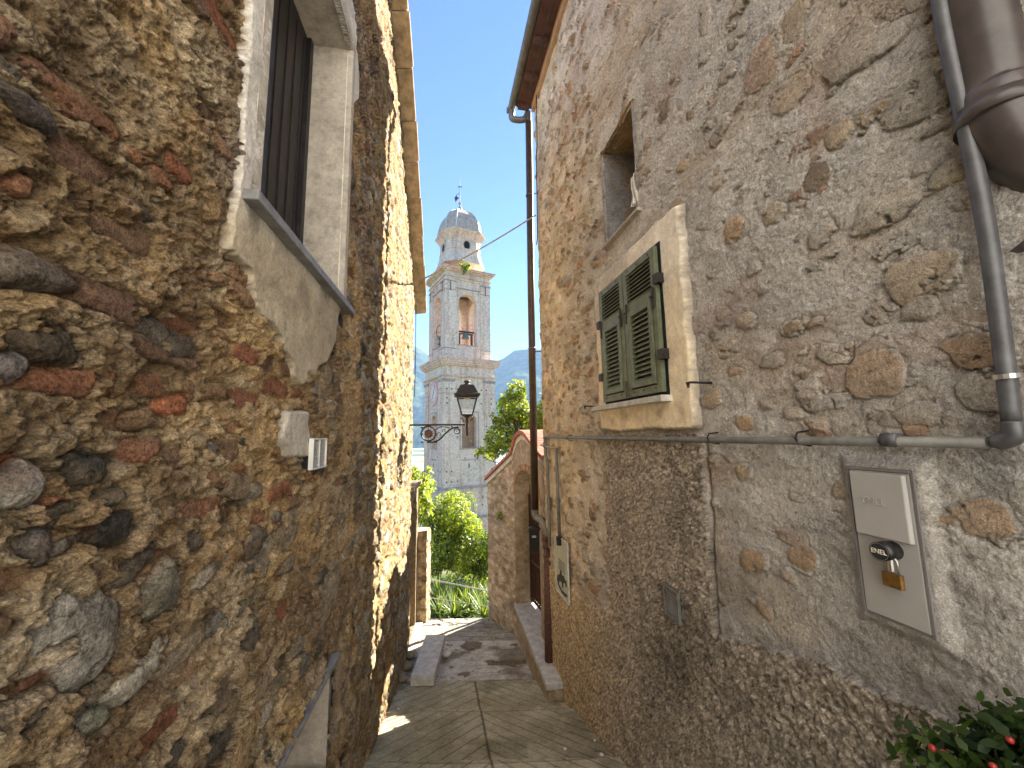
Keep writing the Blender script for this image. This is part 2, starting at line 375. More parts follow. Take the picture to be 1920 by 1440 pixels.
ST=[(-40,172,98,220,.05,(.16,.15,.145),0),(-60,470,130,548,.06,(.15,.135,.115),0),(15,595,155,690,.045,(.07,.06,.05),0),
(-20,865,68,962,.05,(.30,.28,.25),0),(98,850,192,916,.05,(.05,.048,.042),-.15),(145,958,236,1030,.05,(.045,.04,.03),0),
(55,940,160,992,.03,(.16,.15,.11),.1),(74,1100,212,1282,.045,(.40,.38,.34),.25),(248,1068,334,1155,.05,(.22,.21,.17),.3),
(205,1030,285,1085,.04,(.08,.075,.065),.3),(212,1222,316,1292,.03,(.48,.45,.38),.25),(140,1328,202,1372,.03,(.27,.27,.20),0),
(236,382,282,412,.03,(.06,.055,.055),-.3),(266,608,372,668,.018,(.13,.12,.10),-.2),(235,765,305,808,.035,(.25,.17,.10),0),
(208,818,304,872,.03,(.34,.16,.10),0),(290,740,352,778,.03,(.38,.13,.07),0),(436,1345,486,1422,.03,(.42,.29,.16),.3),
(25,985,85,1060,.04,(.10,.09,.09),0),(340,990,384,1035,.03,(.13,.12,.11),0),(20,1330,75,1365,.03,(.20,.19,.15),.2),
(-30,660,40,720,.04,(.2,.2,.2),0),(350,1060,410,1100,.025,(.42,.38,.32),.3),(480,1005,520,1040,.03,(.3,.26,.2),.2),
(-20,320,52,370,.04,(.36,.17,.10),0),(310,1385,336,1440,.03,(.12,.12,.14),.1),(520,960,560,1030,.03,(.24,.2,.15),.4),
(600,1060,640,1150,.03,(.32,.27,.2),.2),(450,1170,480,1225,.04,(.11,.10,.09),.1),(300,1190,395,1240,.02,(.33,.27,.2),.2),(380,1270,440,1350,.03,(.25,.2,.15),.2)]
for i,(a,b,c,d,h,col,an) in enumerate(ST): pxstone(G,WL,Lyz,a,b,c,d,h*.75,[v*1.15 for v in col],an,2.6,.5,-.006,i*1.7+.5,.8,.012,.4,-.16,.2)
WIN=(Lyz(490,375,.04)[0],Lyz(648,500,.04)[0],.87,2.78); print('WIN',WIN)
Pw=[Lyz(*q,.03) for q in [(466,180),(447,420),(440,465),(480,520),(500,598),(530,655),(556,705),(574,723),(604,688),(636,640),(652,560)]]
Pw=[(Pw[0][0],3.2)]+Pw+[(WIN[1]+.12,.9),(WIN[1]+.12,3.2)]; mw=inpoly(Y,Z,Pw); G.H=np.where(mw,np.minimum(G.H,.004),G.H)
hole=(Y>WIN[0]-.02)&(Y<WIN[1]+.02)&(Z>WIN[2]-.04)&(Z<WIN[3]+.02)
CEL=(1.30,2.60,-1.97,-1.39)
hole|=(Y>CEL[0])&(Y<CEL[1])&(Z>CEL[2])&(Z<CEL[3])
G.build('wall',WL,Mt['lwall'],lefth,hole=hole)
# surround of flaking render with a hanging tongue, own sheet on the wall
poly=[(478,0),(466,180),(455,370),(447,420),(440,465),(452,480),(482,512),(480,535),(486,565),(500,600),(524,618),(533,632),(530,655),(552,678),(556,705),(562,718),(574,728),(586,712),(588,695),(599,712),(606,688),(620,684),(630,658),(638,640),(641,600),(652,560)]
P=[Lyz(*q,.046) for q in poly]; P=[(P[0][0],3.12)]+P+[(WIN[1]+.11,.88),(WIN[1]+.11,2.45),(WIN[1]+.24,2.6),(WIN[1]+.24,2.85),(WIN[1]+.14,2.95),(WIN[1]+.11,3.12)]
jit=.010*fbm(Y*14,Z*14,3,41)+.010*fbm(Y*55,Z*40,3,42)
m=inpoly(Y+jit*1.5,Z+jit*1.5,P)&~((Y>WIN[0])&(Y<WIN[1])&(Z>WIN[2])&(Z<WIN[3]))
GP=Grid.__new__(Grid); GP.__dict__.update(G.__dict__); GP.H=.034+.012*fbm(Y*5,Z*5,3,43)+.005*fbm(Y*40,Z*50,3,44)
kk=sst(0,.3,fbm(Y*3,Z*3,4,45))[...,None]; below=sst(.9,.7,Z)[...,None]
cp=lerp(np.array([.68,.65,.60]),np.array([.52,.49,.44]),kk); cp=lerp(cp,np.array([.48,.42,.32])*(1-.3*kk),below)
st=(sst(.05,.25,fbm(Y*6,Z*1.2,4,46))*sst(.6,.87,Z)*sst(1.0,.9,Z))[...,None]; cp=lerp(cp,np.array([.17,.15,.13]),st*.8)
GP.C=cp; e=soften(m,2,1); eh=sst(.45,.95,e); keepedge=(Z<.84)|(Y<WIN[0]-.01)|(Y>WIN[1]+.02); GP.H=np.where(keepedge,lerp(-.03,GP.H,eh),GP.H); GP.C=lerp(np.array([.27,.21,.14]),GP.C,np.where(keepedge,sst(.55,.9,e+.5*fbm(Y*50,Z*50,2,49)),1)[...,None]); GP.build('window_surround',WL,Mt['plaster'],lefth,mask=m,back=-.005)
PP=[Lyz(*q,.05) for q in [(543,768),(585,768),(583,800),(593,825),(587,858),(542,862),(540,842),(532,830),(530,800),(538,790)]]
m=inpoly(Y+jit,Z+jit,PP); GP.H=.05+.016*fbm(Y*6,Z*6,3,48)+.006*fbm(Y*40,Z*50,3,44); GP.C=lerp(np.array([.52,.49,.43]),np.array([.42,.39,.34]),kk)
e=soften(m,2); GP.H=lerp(-.02,GP.H,sst(.4,.9,e)); GP.C=lerp(np.array([.27,.21,.14]),GP.C,sst(.5,.85,e)[...,None]); GP.build('plaster_patch',WL,Mt['plaster'],lefth,mask=m,back=-.03)
# window: reveal, dark pane, sill
wn=MB()
y0,y1,z0,z1=WIN
wn.wbox(WL,y0-.06,y0,z0-.02,z1+.06,-.42,.035); wn.wbox(WL,y1,y1+.06,z0-.02,z1+.06,-.42,.035); wn.wbox(WL,y0,y1,z1,z1+.06,-.42,.035)
wn=wn.build('window',Mt['plaster_plain'],lefth)
tag(wn,'tall window with deep plaster reveal')
MB().wbox(WL,y0,y1,z0,z1,-.30,-.262).build('pane',Mt['darkwood'],wn)
fr=MB()
for a,b in ((y0,y0+.05),(y1-.05,y1),((y0+y1)/2-.03,(y0+y1)/2+.03)): fr.wbox(WL,a,b,z0,z1,-.2615,-.235)
fr.wbox(WL,y0+.05,(y0+y1)/2-.03,z1-.06,z1,-.261,-.238); fr.each('frame',Mt['darkwood'],wn)
bt=MB()
for k in range(9): bt.wbox(WL,y0+.08+k*.115,y0+.088+k*.115,z0,z1-.07,-.2618,-.255)
bt.each('batten',Mt['darkwood'],wn)
MB().wbox(WL,WIN[0]-.11,WIN[1]+.10,.825,.865,-.40,.085).build('sill',Mt['slate'],wn,bevel=.004)
# cellar opening with thin slab over it and grey slab under
co_=MB(); y0,y1,z0,z1=CEL
co_.wbox(WL,y1,y1+.05,z0-.05,z1,-.5,.0); co_.wbox(WL,y0-.05,y0,z0-.05,z1,-.5,.0); co_.wbox(WL,y0,y1,z0-.08,z0-.02,-.5,-.02); co_.wbox(WL,y0,y1,z0,z1,-.55,-.5)
ce=co_.build('cellar_window',Mt['grayrender'],lefth)
MB().wbox(WL,y0-.1,y1+.04,z1,z1+.018,-.45,.05).build('lintel',Mt['slate'],ce)
MB().wbox(WL,y0-.1,y1-.1,z0-.02,z0+.04,-.2,.16).build('sill',Mt['slate'],ce,bevel=.01)
# verge of roof tiles along the top, sloping down to the far end
ro=MB(); 
for a,b in zip(VY[:-1],VY[1:]):
    za,zb=float(vergeZ(a)),float(vergeZ(b))
    ro.hexa([WL(a,za+.10,-3),WL(a,za+.10,.20),WL(b,zb+.10,.20),WL(b,zb+.10,-3),WL(a,za+.16,-3),WL(a,za+.16,.20),WL(b,zb+.16,.20),WL(b,zb+.16,-3)])
rf=ro.build('roof',Mt['tile'],lefth)
y=-.9; k=0
while y<7.4:
    L=random.uniform(.40,.52); e=min(y+L,7.58); za,zb=float(vergeZ(y)),float(vergeZ(e)); s=.012*(k%2)
    tl=MB(); tl.hexa([WL(y,za-.02,-.02),WL(y,za+.005,.19+s),WL(e-.012,zb+.02,.19+s),WL(e-.012,zb-.005,-.02),WL(y,za+.098,-.02),WL(y,za+.098,.19+s),WL(e-.012,zb+.098,.19+s),WL(e-.012,zb+.098,-.02)])
    # curved lip of each verge tile
    tl.tube([WL(y+.005,za+.03,.19+s),WL(e-.02,zb+.045,.19+s)],.026,8)
    tl.build('verge_tile',Mt['tile'],rf); y=e; k+=1
# body behind the face (end wall and back)
bd=MB(); bd.wbox(WL,-.85,7.05,-4.6,2.5,-3.4,-.60); bd.wbox(WL,-.9,-.85,-4.6,4.7,-3.4,-.04)
bd.wbox(WL,-.85,3.7,2.5,4.7,-3.4,-.60); bd.wbox(WL,3.7,5.2,2.5,4.0,-3.4,-.6)
bd.wbox(WL,7.0,7.12,-4.6,2.6,-3.4,-.04)
bd.build('end_wall',Mt['grayrender'],lefth)
# white slatted vent
def grille(name,W,y0,y1,z0,z1,o,mat,label,n=14,cols=2,parent=None,slant=0):
    t=empty(name,W((y0+y1)/2,z0,o)); tag(t,label,'vent grille')
    m_=MB(); t_=.008
    m_.wbox(W,y0,y1,z0,z0+t_,o,o+.022); m_.wbox(W,y0,y1,z1-t_,z1,o,o+.022); m_.wbox(W,y0,y0+t_,z0+t_,z1-t_,o,o+.022); m_.wbox(W,y1-t_,y1,z0+t_,z1-t_,o,o+.022)
    for c in range(1,cols): yy=y0+(y1-y0)*c/cols; m_.wbox(W,yy-t_*.4,yy+t_*.4,z0+t_,z1-t_,o,o+.02)
    m_.build('frame',mat,t)
    s_=MB(); h=(z1-z0-2*t_)/n
    for i in range(n):
        zz=z0+t_+h*i; s_.hexa([W(y0+t_,zz+h*.1,o+.016),W(y0+t_,zz+h*.3,o+.018),W(y1-t_,zz+h*.3,o+.018),W(y1-t_,zz+h*.1,o+.016),W(y0+t_,zz+h*.75,o+.002),W(y0+t_,zz+h*.9,o+.006),W(y1-t_,zz+h*.9,o+.006),W(y1-t_,zz+h*.75,o+.002)])
    s_.build('slats',mat,t); MB().wbox(W,y0+t_,y1-t_,z0+t_,z1-t_,o-.03,o-.004).build('backing',Mt['dark'],t)
    return t
a=Lyz(588,822,.07); b=Lyz(611,875,.07); print('vent',a,b)
grille('wall_vent',WL,a[0],b[0],b[1],a[1],.050,Mt['white'],'small white slatted vent on the left rubble wall beside the plaster patch',13,2)
# ================================================================== RIGHT HOUSE
righth=empty('plastered_house',(WR(3,-3,0)[0],3,-2.9))
tag(righth,'tall house on the right with grey mortar wall and green shutters','house')
def colsR():
    out=[.80]
    while out[-1]<5.9: out.append(out[-1]+min(.0021*out[-1]**2,.02))
    out[-1]=5.9; return np.concatenate([np.linspace(-.7,.78,14),out])
EZ=5.5
G=Grid(colsR(),trows(-1.1,1.45,.0031),lambda y: gz(y)-.25,lambda y: y*0+EZ)
Y,Z=G.Y,G.Z
mid=fbm(Y*3,Z*5,4,102); fine=fbm(Y*20,Z*26,4,103); fin2=fbm(Y*75,Z*85,3,104)
lay=fbm(Y*2.5,Z*9,4,105)
G.H=.022*mid+.018*lay+.012*fine+.005*fin2
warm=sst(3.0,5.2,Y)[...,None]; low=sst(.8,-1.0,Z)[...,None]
gr=np.array([.58,.56,.54]); gr2=np.array([.70,.67,.63]); och=np.array([.56,.47,.36]); dkg=np.array([.32,.305,.29])
k1=sst(-.2,.25,fbm(Y*2,Z*3.5,4,111))[...,None]; k2=sst(.04,.26,fbm(Y*1.4,Z*2.4,4,112))[...,None]; k3=sst(.08,.3,fbm(Y*1.5,Z*1.8,4,113))[...,None]
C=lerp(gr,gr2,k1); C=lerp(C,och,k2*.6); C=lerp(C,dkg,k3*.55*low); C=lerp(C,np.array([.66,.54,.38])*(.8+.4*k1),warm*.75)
rosy=sst(.1,.25,fbm(Y*2.2,Z*4,4,117))[...,None]; C=lerp(C,np.array([.44,.29,.22]),rosy*.35)
# long vertical stains
stn=(sst(.1,.3,fbm(Y*7,Z*.7,4,114))*sst(1.0,-.2,Z))[...,None]; C=lerp(C,C*.62,stn*.8)
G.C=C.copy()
pal=[(.60,.57,.52),(.56,.50,.42),(.62,.58,.52),(.46,.42,.36),(.50,.38,.24),(.42,.30,.20),(.52,.48,.42),(.38,.34,.30),(.46,.28,.18),(.30,.22,.15),(.55,.50,.42)]
def rz(y): # dado line
    return np.interp(y,[1.0,1.2,1.7,2.38,3.2,4.4,5.2,5.9],[-.86,-.9,-.95,-1.17,-1.45,-1.82,-1.85,-1.86])
for i in range(2300):
    y=random.uniform(.8,5.88) if i%3 else random.uniform(3.7,5.88); z=random.uniform(-3.2,min(5.4,y*1.5))
    if z<rz(y)+.03: continue
    if 2.37<y<3.75 and z<-.05: continue
    a=random.choice([random.uniform(.02,.045),random.uniform(.04,.09)]); b=a*random.uniform(.35,.75)
    farz=y>3.7
    if not farz and random.random()<.12: continue
    h=random.uniform(.003,.012) if not farz else random.uniform(.012,.035)
    if farz: a*=1.1; b*=1.2
    c=random.choice(pal); f=random.uniform(.75,1.15)
    if z<0 and not farz: 
        if random.random()<.7: continue
    j=np.searchsorted(G.ys,y); 
    G.stone(y,z,a,b,h,[x*f for x in c],random.uniform(-.25,.3),random.uniform(2,3),.002,random.uniform(0,99),random.choice([.2,.4,.6]),.3,.005,.4,random.choice([-.2,-.06,.0,.05]),random.choice([.2,.5,.7]) if not farz else random.choice([0,.3]))
ST=[(1592,350,1722,428,.035,(.55,.50,.42),.05),(1355,410,1396,452,.02,(.52,.34,.18),.1),(1505,304,1562,356,.004,(.22,.15,.09),.1),(1546,227,1602,277,.02,(.48,.38,.26),.1),
(1587,655,1688,748,.014,(.50,.36,.24),0),(1648,478,1795,560,.02,(.50,.40,.28),.12),(1690,560,1760,600,.02,(.42,.38,.32),.1),(1765,618,1880,692,.012,(.44,.30,.18),0),
(1395,80,1457,172,.016,(.50,.36,.26),.1),(1467,0,1515,82,.016,(.46,.38,.28),.1),(1735,300,1842,342,.025,(.52,.45,.34),.05),(1342,576,1364,600,.015,(.45,.38,.3),0),
(1382,585,1414,616,.022,(.54,.44,.32),0),(1470,600,1506,628,.02,(.36,.27,.18),0),(1425,662,1468,692,.018,(.50,.45,.38),0),(1364,690,1392,705,.018,(.48,.34,.22),0),
(1378,780,1416,808,.012,(.52,.34,.16),0),(1468,762,1508,788,.02,(.56,.50,.42),0),(1494,730,1528,752,.02,(.54,.48,.38),0),(1388,1030,1436,1072,.02,(.44,.28,.14),-.2),
(1476,1028,1532,1066,.02,(.45,.30,.17),-.1),(1463,1066,1495,1092,.022,(.52,.42,.32),0),(1422,1128,1448,1160,.018,(.48,.33,.22),0),(1402,492,1426,516,.02,(.52,.50,.44),0),
(1515,415,1556,462,.018,(.50,.47,.42),.1),(1310,0,1335,60,.012,(.50,.45,.38),0),(1440,150,1515,205,.018,(.50,.40,.30),.1),(1545,60,1650,140,.02,(.46,.41,.34),.1),
(1590,1270,1600,1280,.01,(.4,.3,.2),0),(1560,905,1590,935,.012,(.5,.4,.28),0),(1378,870,1410,900,.02,(.48,.36,.22),-.2),(1640,160,1780,230,.02,(.45,.42,.36),.1),(1430,380,1470,420,.015,(.5,.42,.3),.1),
(1680,755,1760,800,.016,(.48,.44,.38),.05),(1240,880,1241,881,.0,(.4,.3,.2),0)]
for i,(a,b,c,d,h,col,an) in enumerate(ST): pxstone(G,WR,Ryz,a,b,c,d,h*.5,col,an,2.6,.3,.004,i*1.3+.2,.3,.005,.35,-.22,.25)
for q,(a,b,c,d) in enumerate([(1192,560,1,1)]): pass
# roughcast render panels (column under the window and the dado), 15 mm proud
jit=.05*fbm(Y*5,Z*5,4,130)+.05*fbm(Y*26,Z*26,3,147)
ren=((Z<rz(Y)+jit)|((Y>2.37+jit*.15)&(Y<3.76+jit*1.2)&(Z<-.02+jit*.2)))
hgt=.024+.006*fbm(Y*3,Z*3,3,131)+.030*fbm(Y*45,Z*50,3,132)+.010*fbm(Y*120,Z*120,2,133)
G.H=np.where(ren,hgt,G.H)
rc=lerp(np.array([.54,.475,.40]),np.array([.42,.37,.32]),sst(-.1,.25,fbm(Y*2,Z*2,4,134))[...,None])
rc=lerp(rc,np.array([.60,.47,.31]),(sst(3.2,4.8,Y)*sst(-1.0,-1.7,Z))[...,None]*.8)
rc=rc*(1+1.5*fbm(Y*60,Z*65,3,135)[...,None])*(1+1.1*fbm(Y*130,Z*140,2,137)[...,None]); rc=lerp(rc,rc*.5,sst(.18,.28,fbm(Y*40,Z*45,3,138))[...,None])
st=(np.exp(-((Y-2.75)/.42)**2)*sst(-.95,-1.25,Z)*sst(-2.1,-1.4,Z)*sst(-.25,.12,fbm(Y*4,Z*3,4,136)))[...,None]; rc=lerp(rc,rc*.45,st)
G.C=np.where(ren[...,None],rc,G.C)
crk=np.exp(-((Y-(2.36+.012*np.sin(Z*5)))/.010)**2)*(Z<-.08)*(Z>-1.2); G.H-=.018*crk; G.C*=(1-.45*crk)[...,None]
# recessed niche
ny0,ny1,nz0,nz1=2.90,3.50,1.77,2.74
hole=(Y>ny0)&(Y<ny1)&(Z>nz0)&(Z<nz1)
# meter recess
bx0,bx1,bz0,bz1=1.335,1.535,-.675,-.150
wb_=sst(.05,.005,np.maximum(np.maximum(1.325-Y,Y-1.535),np.maximum(-.68-Z,Z+.148))); G.H=lerp(G.H,.022+.004*fbm(Y*60,Z*60,2,170),wb_)
hole|=(Y>bx0)&(Y<bx1)&(Z>bz0)&(Z<bz1)
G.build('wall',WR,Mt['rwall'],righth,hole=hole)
# niche reveal: relief jamb, soffit, back
def relief_quad(name,p00,p10,p11,p01,n,amp,colf,mat,parent,nu=60,nv=60,sc=8,seed=0):
    u,v=np.meshgrid(np.linspace(0,1,nu),np.linspace(0,1,nv)); p00,p10,p11,p01=[np.array(p,float) for p in (p00,p10,p11,p01)]
    P_=(p00*((1-u)*(1-v))[...,None]+p10*(u*(1-v))[...,None]+p11*(u*v)[...,None]+p01*((1-u)*v)[...,None])
    lu=np.linalg.norm(p10-p00); lv=np.linalg.norm(p01-p00); d=fbm(u*lu*sc,v*lv*sc,5,seed)
    P_=P_+np.array(n)*(amp*d)[...,None]
    idx=np.arange(nu*nv).reshape(nv,nu); q=np.stack([idx[:-1,:-1],idx[:-1,1:],idx[1:,1:],idx[1:,:-1]],-1).reshape(-1,4)
    c=colf(u*lu,v*lv,d); return mesh(name,P_.reshape(-1,3),q,mat,parent,True,c.reshape(-1,3))
dn=.34
def ncol(u,v,d):
    k=sst(0,.2,fbm(u*6,v*7,4,151))[...,None]; return lerp(np.array([.30,.29,.29]),np.array([.42,.31,.22]),k*.8)*(1+.8*d[...,None])
def ncol2(u,v,d): return lerp(np.array([.46,.32,.17]),np.array([.34,.25,.16]),sst(-.1,.2,d)[...,None])
wnR=empty('niche',WR(3.2,nz0,-.1)); wnR.parent=righth; wnR.matrix_parent_inverse=righth.matrix_world.inverted()
wnR['label']='walled up slit window recess with sloping stone ledge'
relief_quad('far_jamb',WR(ny1,nz0-.05,.02),WR(ny1,nz0-.05,-dn),WR(ny1,nz1+.02,-dn),WR(ny1,nz1+.02,.02),(0,-1,0),.03,ncol,Mt['rwall'],wnR,seed=5)
relief_quad('near_jamb',WR(ny0,nz0-.05,.02),WR(ny0,nz0-.05,-dn),WR(ny0,nz1+.02,-dn),WR(ny0,nz1+.02,.02),(0,1,0),.03,ncol,Mt['rwall'],wnR,seed=6)
relief_quad('soffit',WR(ny0-.02,nz1,.02),WR(ny1+.02,nz1,.02),WR(ny1+.02,nz1,-dn),WR(ny0-.02,nz1,-dn),(0,0,-1),.05,ncol2,Mt['rwall'],wnR,seed=7)
relief_quad('back',WR(ny0-.02,nz0-.05,-dn),WR(ny1+.02,nz0-.05,-dn),WR(ny1+.02,nz1+.02,-dn),WR(ny0-.02,nz1+.02,-dn),(-1,0,0),.05,ncol,Mt['rwall'],wnR,seed=8)
relief_quad('ledge',WR(ny0-.02,nz0-.01,.045),WR(ny1+.02,nz0-.01,.045),WR(ny1+.02,nz0+.06,-dn),WR(ny0-.02,nz0+.06,-dn),(0,0,1),.03,ncol,Mt['rwall'],wnR,seed=9)
MB().wbox(WR,ny0-.04,ny1+.03,nz0-.03,nz0-.004,-.1,.05).build('ledge_slab',Mt['grayrender'],wnR,bevel=.004)
# cream window surround
jj=.05*fbm(Y*6,Z*6,4,161)+.014*fbm(Y*30,Z*30,3,162); m=(Y>2.37+jj*.7)&(Y<3.77+jj)&(Z>.0+jj*.8)&(Z<1.51+jj*.8)
GP=Grid.__new__(Grid); GP.__dict__.update(G.__dict__); GP.H=.045+.006*fbm(Y*4,Z*4,3,143)
k=sst(.02,.2,fbm(Y*3.5,Z*3.5,4,144))[...,None]; tz=sst(.5,1.4,Z)[...,None]
cp=lerp(np.array([.88,.76,.56]),np.array([.82,.76,.66]),tz); cp=lerp(cp,np.array([.46,.42,.37]),k*tz*.8)
stn=(sst(.02,.25,fbm(Y*8,Z*6,4,145))*sst(.0,.12,Z)*sst(.22,.12,Z))[...,None]; cp=lerp(cp,np.array([.45,.33,.19]),stn*.6)
cp=cp*(1+.25*fbm(Y*30,Z*30,3,146)[...,None]); e=soften(m,2); GP.H=lerp(.0,GP.H,sst(.4,.85,e)); GP.C=lerp(np.array([.42,.37,.31]),cp,sst(.55,.9,e+.4*fbm(Y*40,Z*40,2,163))[...,None]); GP.build('window_surround',WR,Mt['cream'],righth,mask=m,back=.0)
# shuttered window
sw=MB().wbox(WR,2.60,3.58,.24,1.34,-.02,.052).build('window',Mt['dark'],righth); tag(sw,'small window closed by green louvred shutters')
def shutter(ya,yb,za,zb,o):
    s_=MB(); fw=.055
    def fr_(a,b,c,d,o0,o1,f=fw):
        s_.wbox(WR,a,a+f,c,d,o0,o1); s_.wbox(WR,b-f,b,c,d,o0,o1); s_.wbox(WR,a+f,b-f,c,c+f,o0,o1-.001); s_.wbox(WR,a+f,b-f,d-f,d,o0,o1-.001)
    fr_(ya,yb,za,zb,o,o+.032)
    zm=za+(zb-za)*.655; s_.wbox(WR,ya+fw,yb-fw,zm-.005,zm+.06,o,o+.031)
    # hinged lower flap with own frame
    fr_(ya+fw+.006,yb-fw-.006,za+fw+.01,zm-.012,o+.004,o+.042,.042)
    a,b=ya+fw,yb-fw
    def slats(a,b,c,d,n):
        h=(d-c)/n
        for i in range(n):
            z=c+h*i; s_.hexa([WR(a,z,o+.034),WR(a,z+.006,o+.036),WR(b,z+.006,o+.036),WR(b,z,o+.034),WR(a,z+h*.92,o+.002),WR(a,z+h*.92+.006,o+.005),WR(b,z+h*.92+.006,o+.005),WR(b,z+h*.92,o+.002)])
    slats(a,b,zm+.06,zb-fw,8); slats(a+.048,b-.048,za+fw+.052,zm-.054,14)
    leaf=s_.build('shutter_leaf',Mt['green'],sw)
    return leaf
shutter(2.625,3.085,.265,1.315,.054); shutter(3.10,3.555,.265,1.315,.054)
hn=MB()
for yy,zs in ((2.605,(.52,1.06)),(3.575,(.50,1.0))):
    for z in zs: hn.wbox(WR,yy-.03,yy+.03,z-.035,z+.035,.05,.10)
hn.each('hinge',Mt['iron'],sw); hg=MB()
for yc in (2.66,3.04,3.14,3.52):
    hg.wbox(WR,yc-.008,yc+.008,.86,1.02,.088,.10)
for yc in (2.66,3.04,3.14,3.52):
    hg.wbox(WR,yc-.02,yc+.02,.945,.957,.096,.108)
for yc in (2.7,2.86,3.0,3.2,3.35,3.48):
    for z in (.30,1.285): hg.tube([WR(yc,z,.084),WR(yc,z,.090)],.006,8)
hg.tube([WR(3.09,.27,.10),WR(3.09,.40,.10)],.006,6); hg.each(['strap']*8+['bolt']*12+['latch'],Mt['iron'],sw)
MB().wbox(WR,2.58,3.72,.195,.238,-.02,.13).build('sill',Mt['palestone'],sw,bevel=.004)
# eaves, fascia, gutter
ev=MB(); ev.hexa([WR(-.75,EZ+.06,-2.8),WR(-.75,EZ+.06,.30),WR(6.0,EZ+.06,.30),WR(6.0,EZ+.06,-2.8),WR(-.75,EZ+1.5,-2.8),WR(-.75,EZ+.13,.30),WR(6.0,EZ+.13,.30),WR(6.0,EZ+1.5,-2.8)])
re_=ev.build('roof',Mt['redsoffit'],righth)
MB().wbox(WR,-.7,5.9,EZ-.09,EZ+.058,.0,.05).build('cornice',Mt['orangeren'],righth)
rt=MB(); y=-.7
while y<5.9: rt.wbox(WR,y,y+.07,EZ-.02,EZ+.055,.087,.28); y+=.55
rt.each('rafter',Mt['redsoffit'],re_)
gu=MB(); sec=[(math.cos(t)*.065,math.sin(t)*.065) for t in np.linspace(math.pi,2*math.pi,9)]; sec+= [(c*.9,s*.9) for c,s in sec[::-1]]
gu.prism(sec,lambda u,v: WR(-.75,EZ+.10+v,.36+u),lambda u,v: WR(6.12,EZ+.10+v,.36+u)); gu.wbox(WR,6.10,6.13,EZ+.03,EZ+.13,.29,.44)
gu.build('gutter',Mt['gutter'],righth)
bk=MB(); bk.box(-11,10,-7.6,-7.0,-2,14)  # unseen facade added behind the camera to bounce sun into the alley
pz=MB().box(-14,14,-7.0,-.92,-1.8,-1.505).build('bounce_square',Mt['bounce_paving']); tag(pz,kind='structure')  # unseen pale paving added behind the camera for more sun bounce
o=bk.build('bounce_building',Mt['bounce_facade']); tag(o,kind='structure')
bd=MB(); bd.wbox(WR,-.65,5.84,-4.6,EZ+.04,-2.6,-.62); bd.wbox(WR,-.7,-.65,-4.6,EZ+.04,-2.6,-.04); bd.wbox(WR,5.84,5.9,-4.6,EZ+.04,-2.6,-.035)
bd.build('end_wall',Mt['grayrender'],righth)
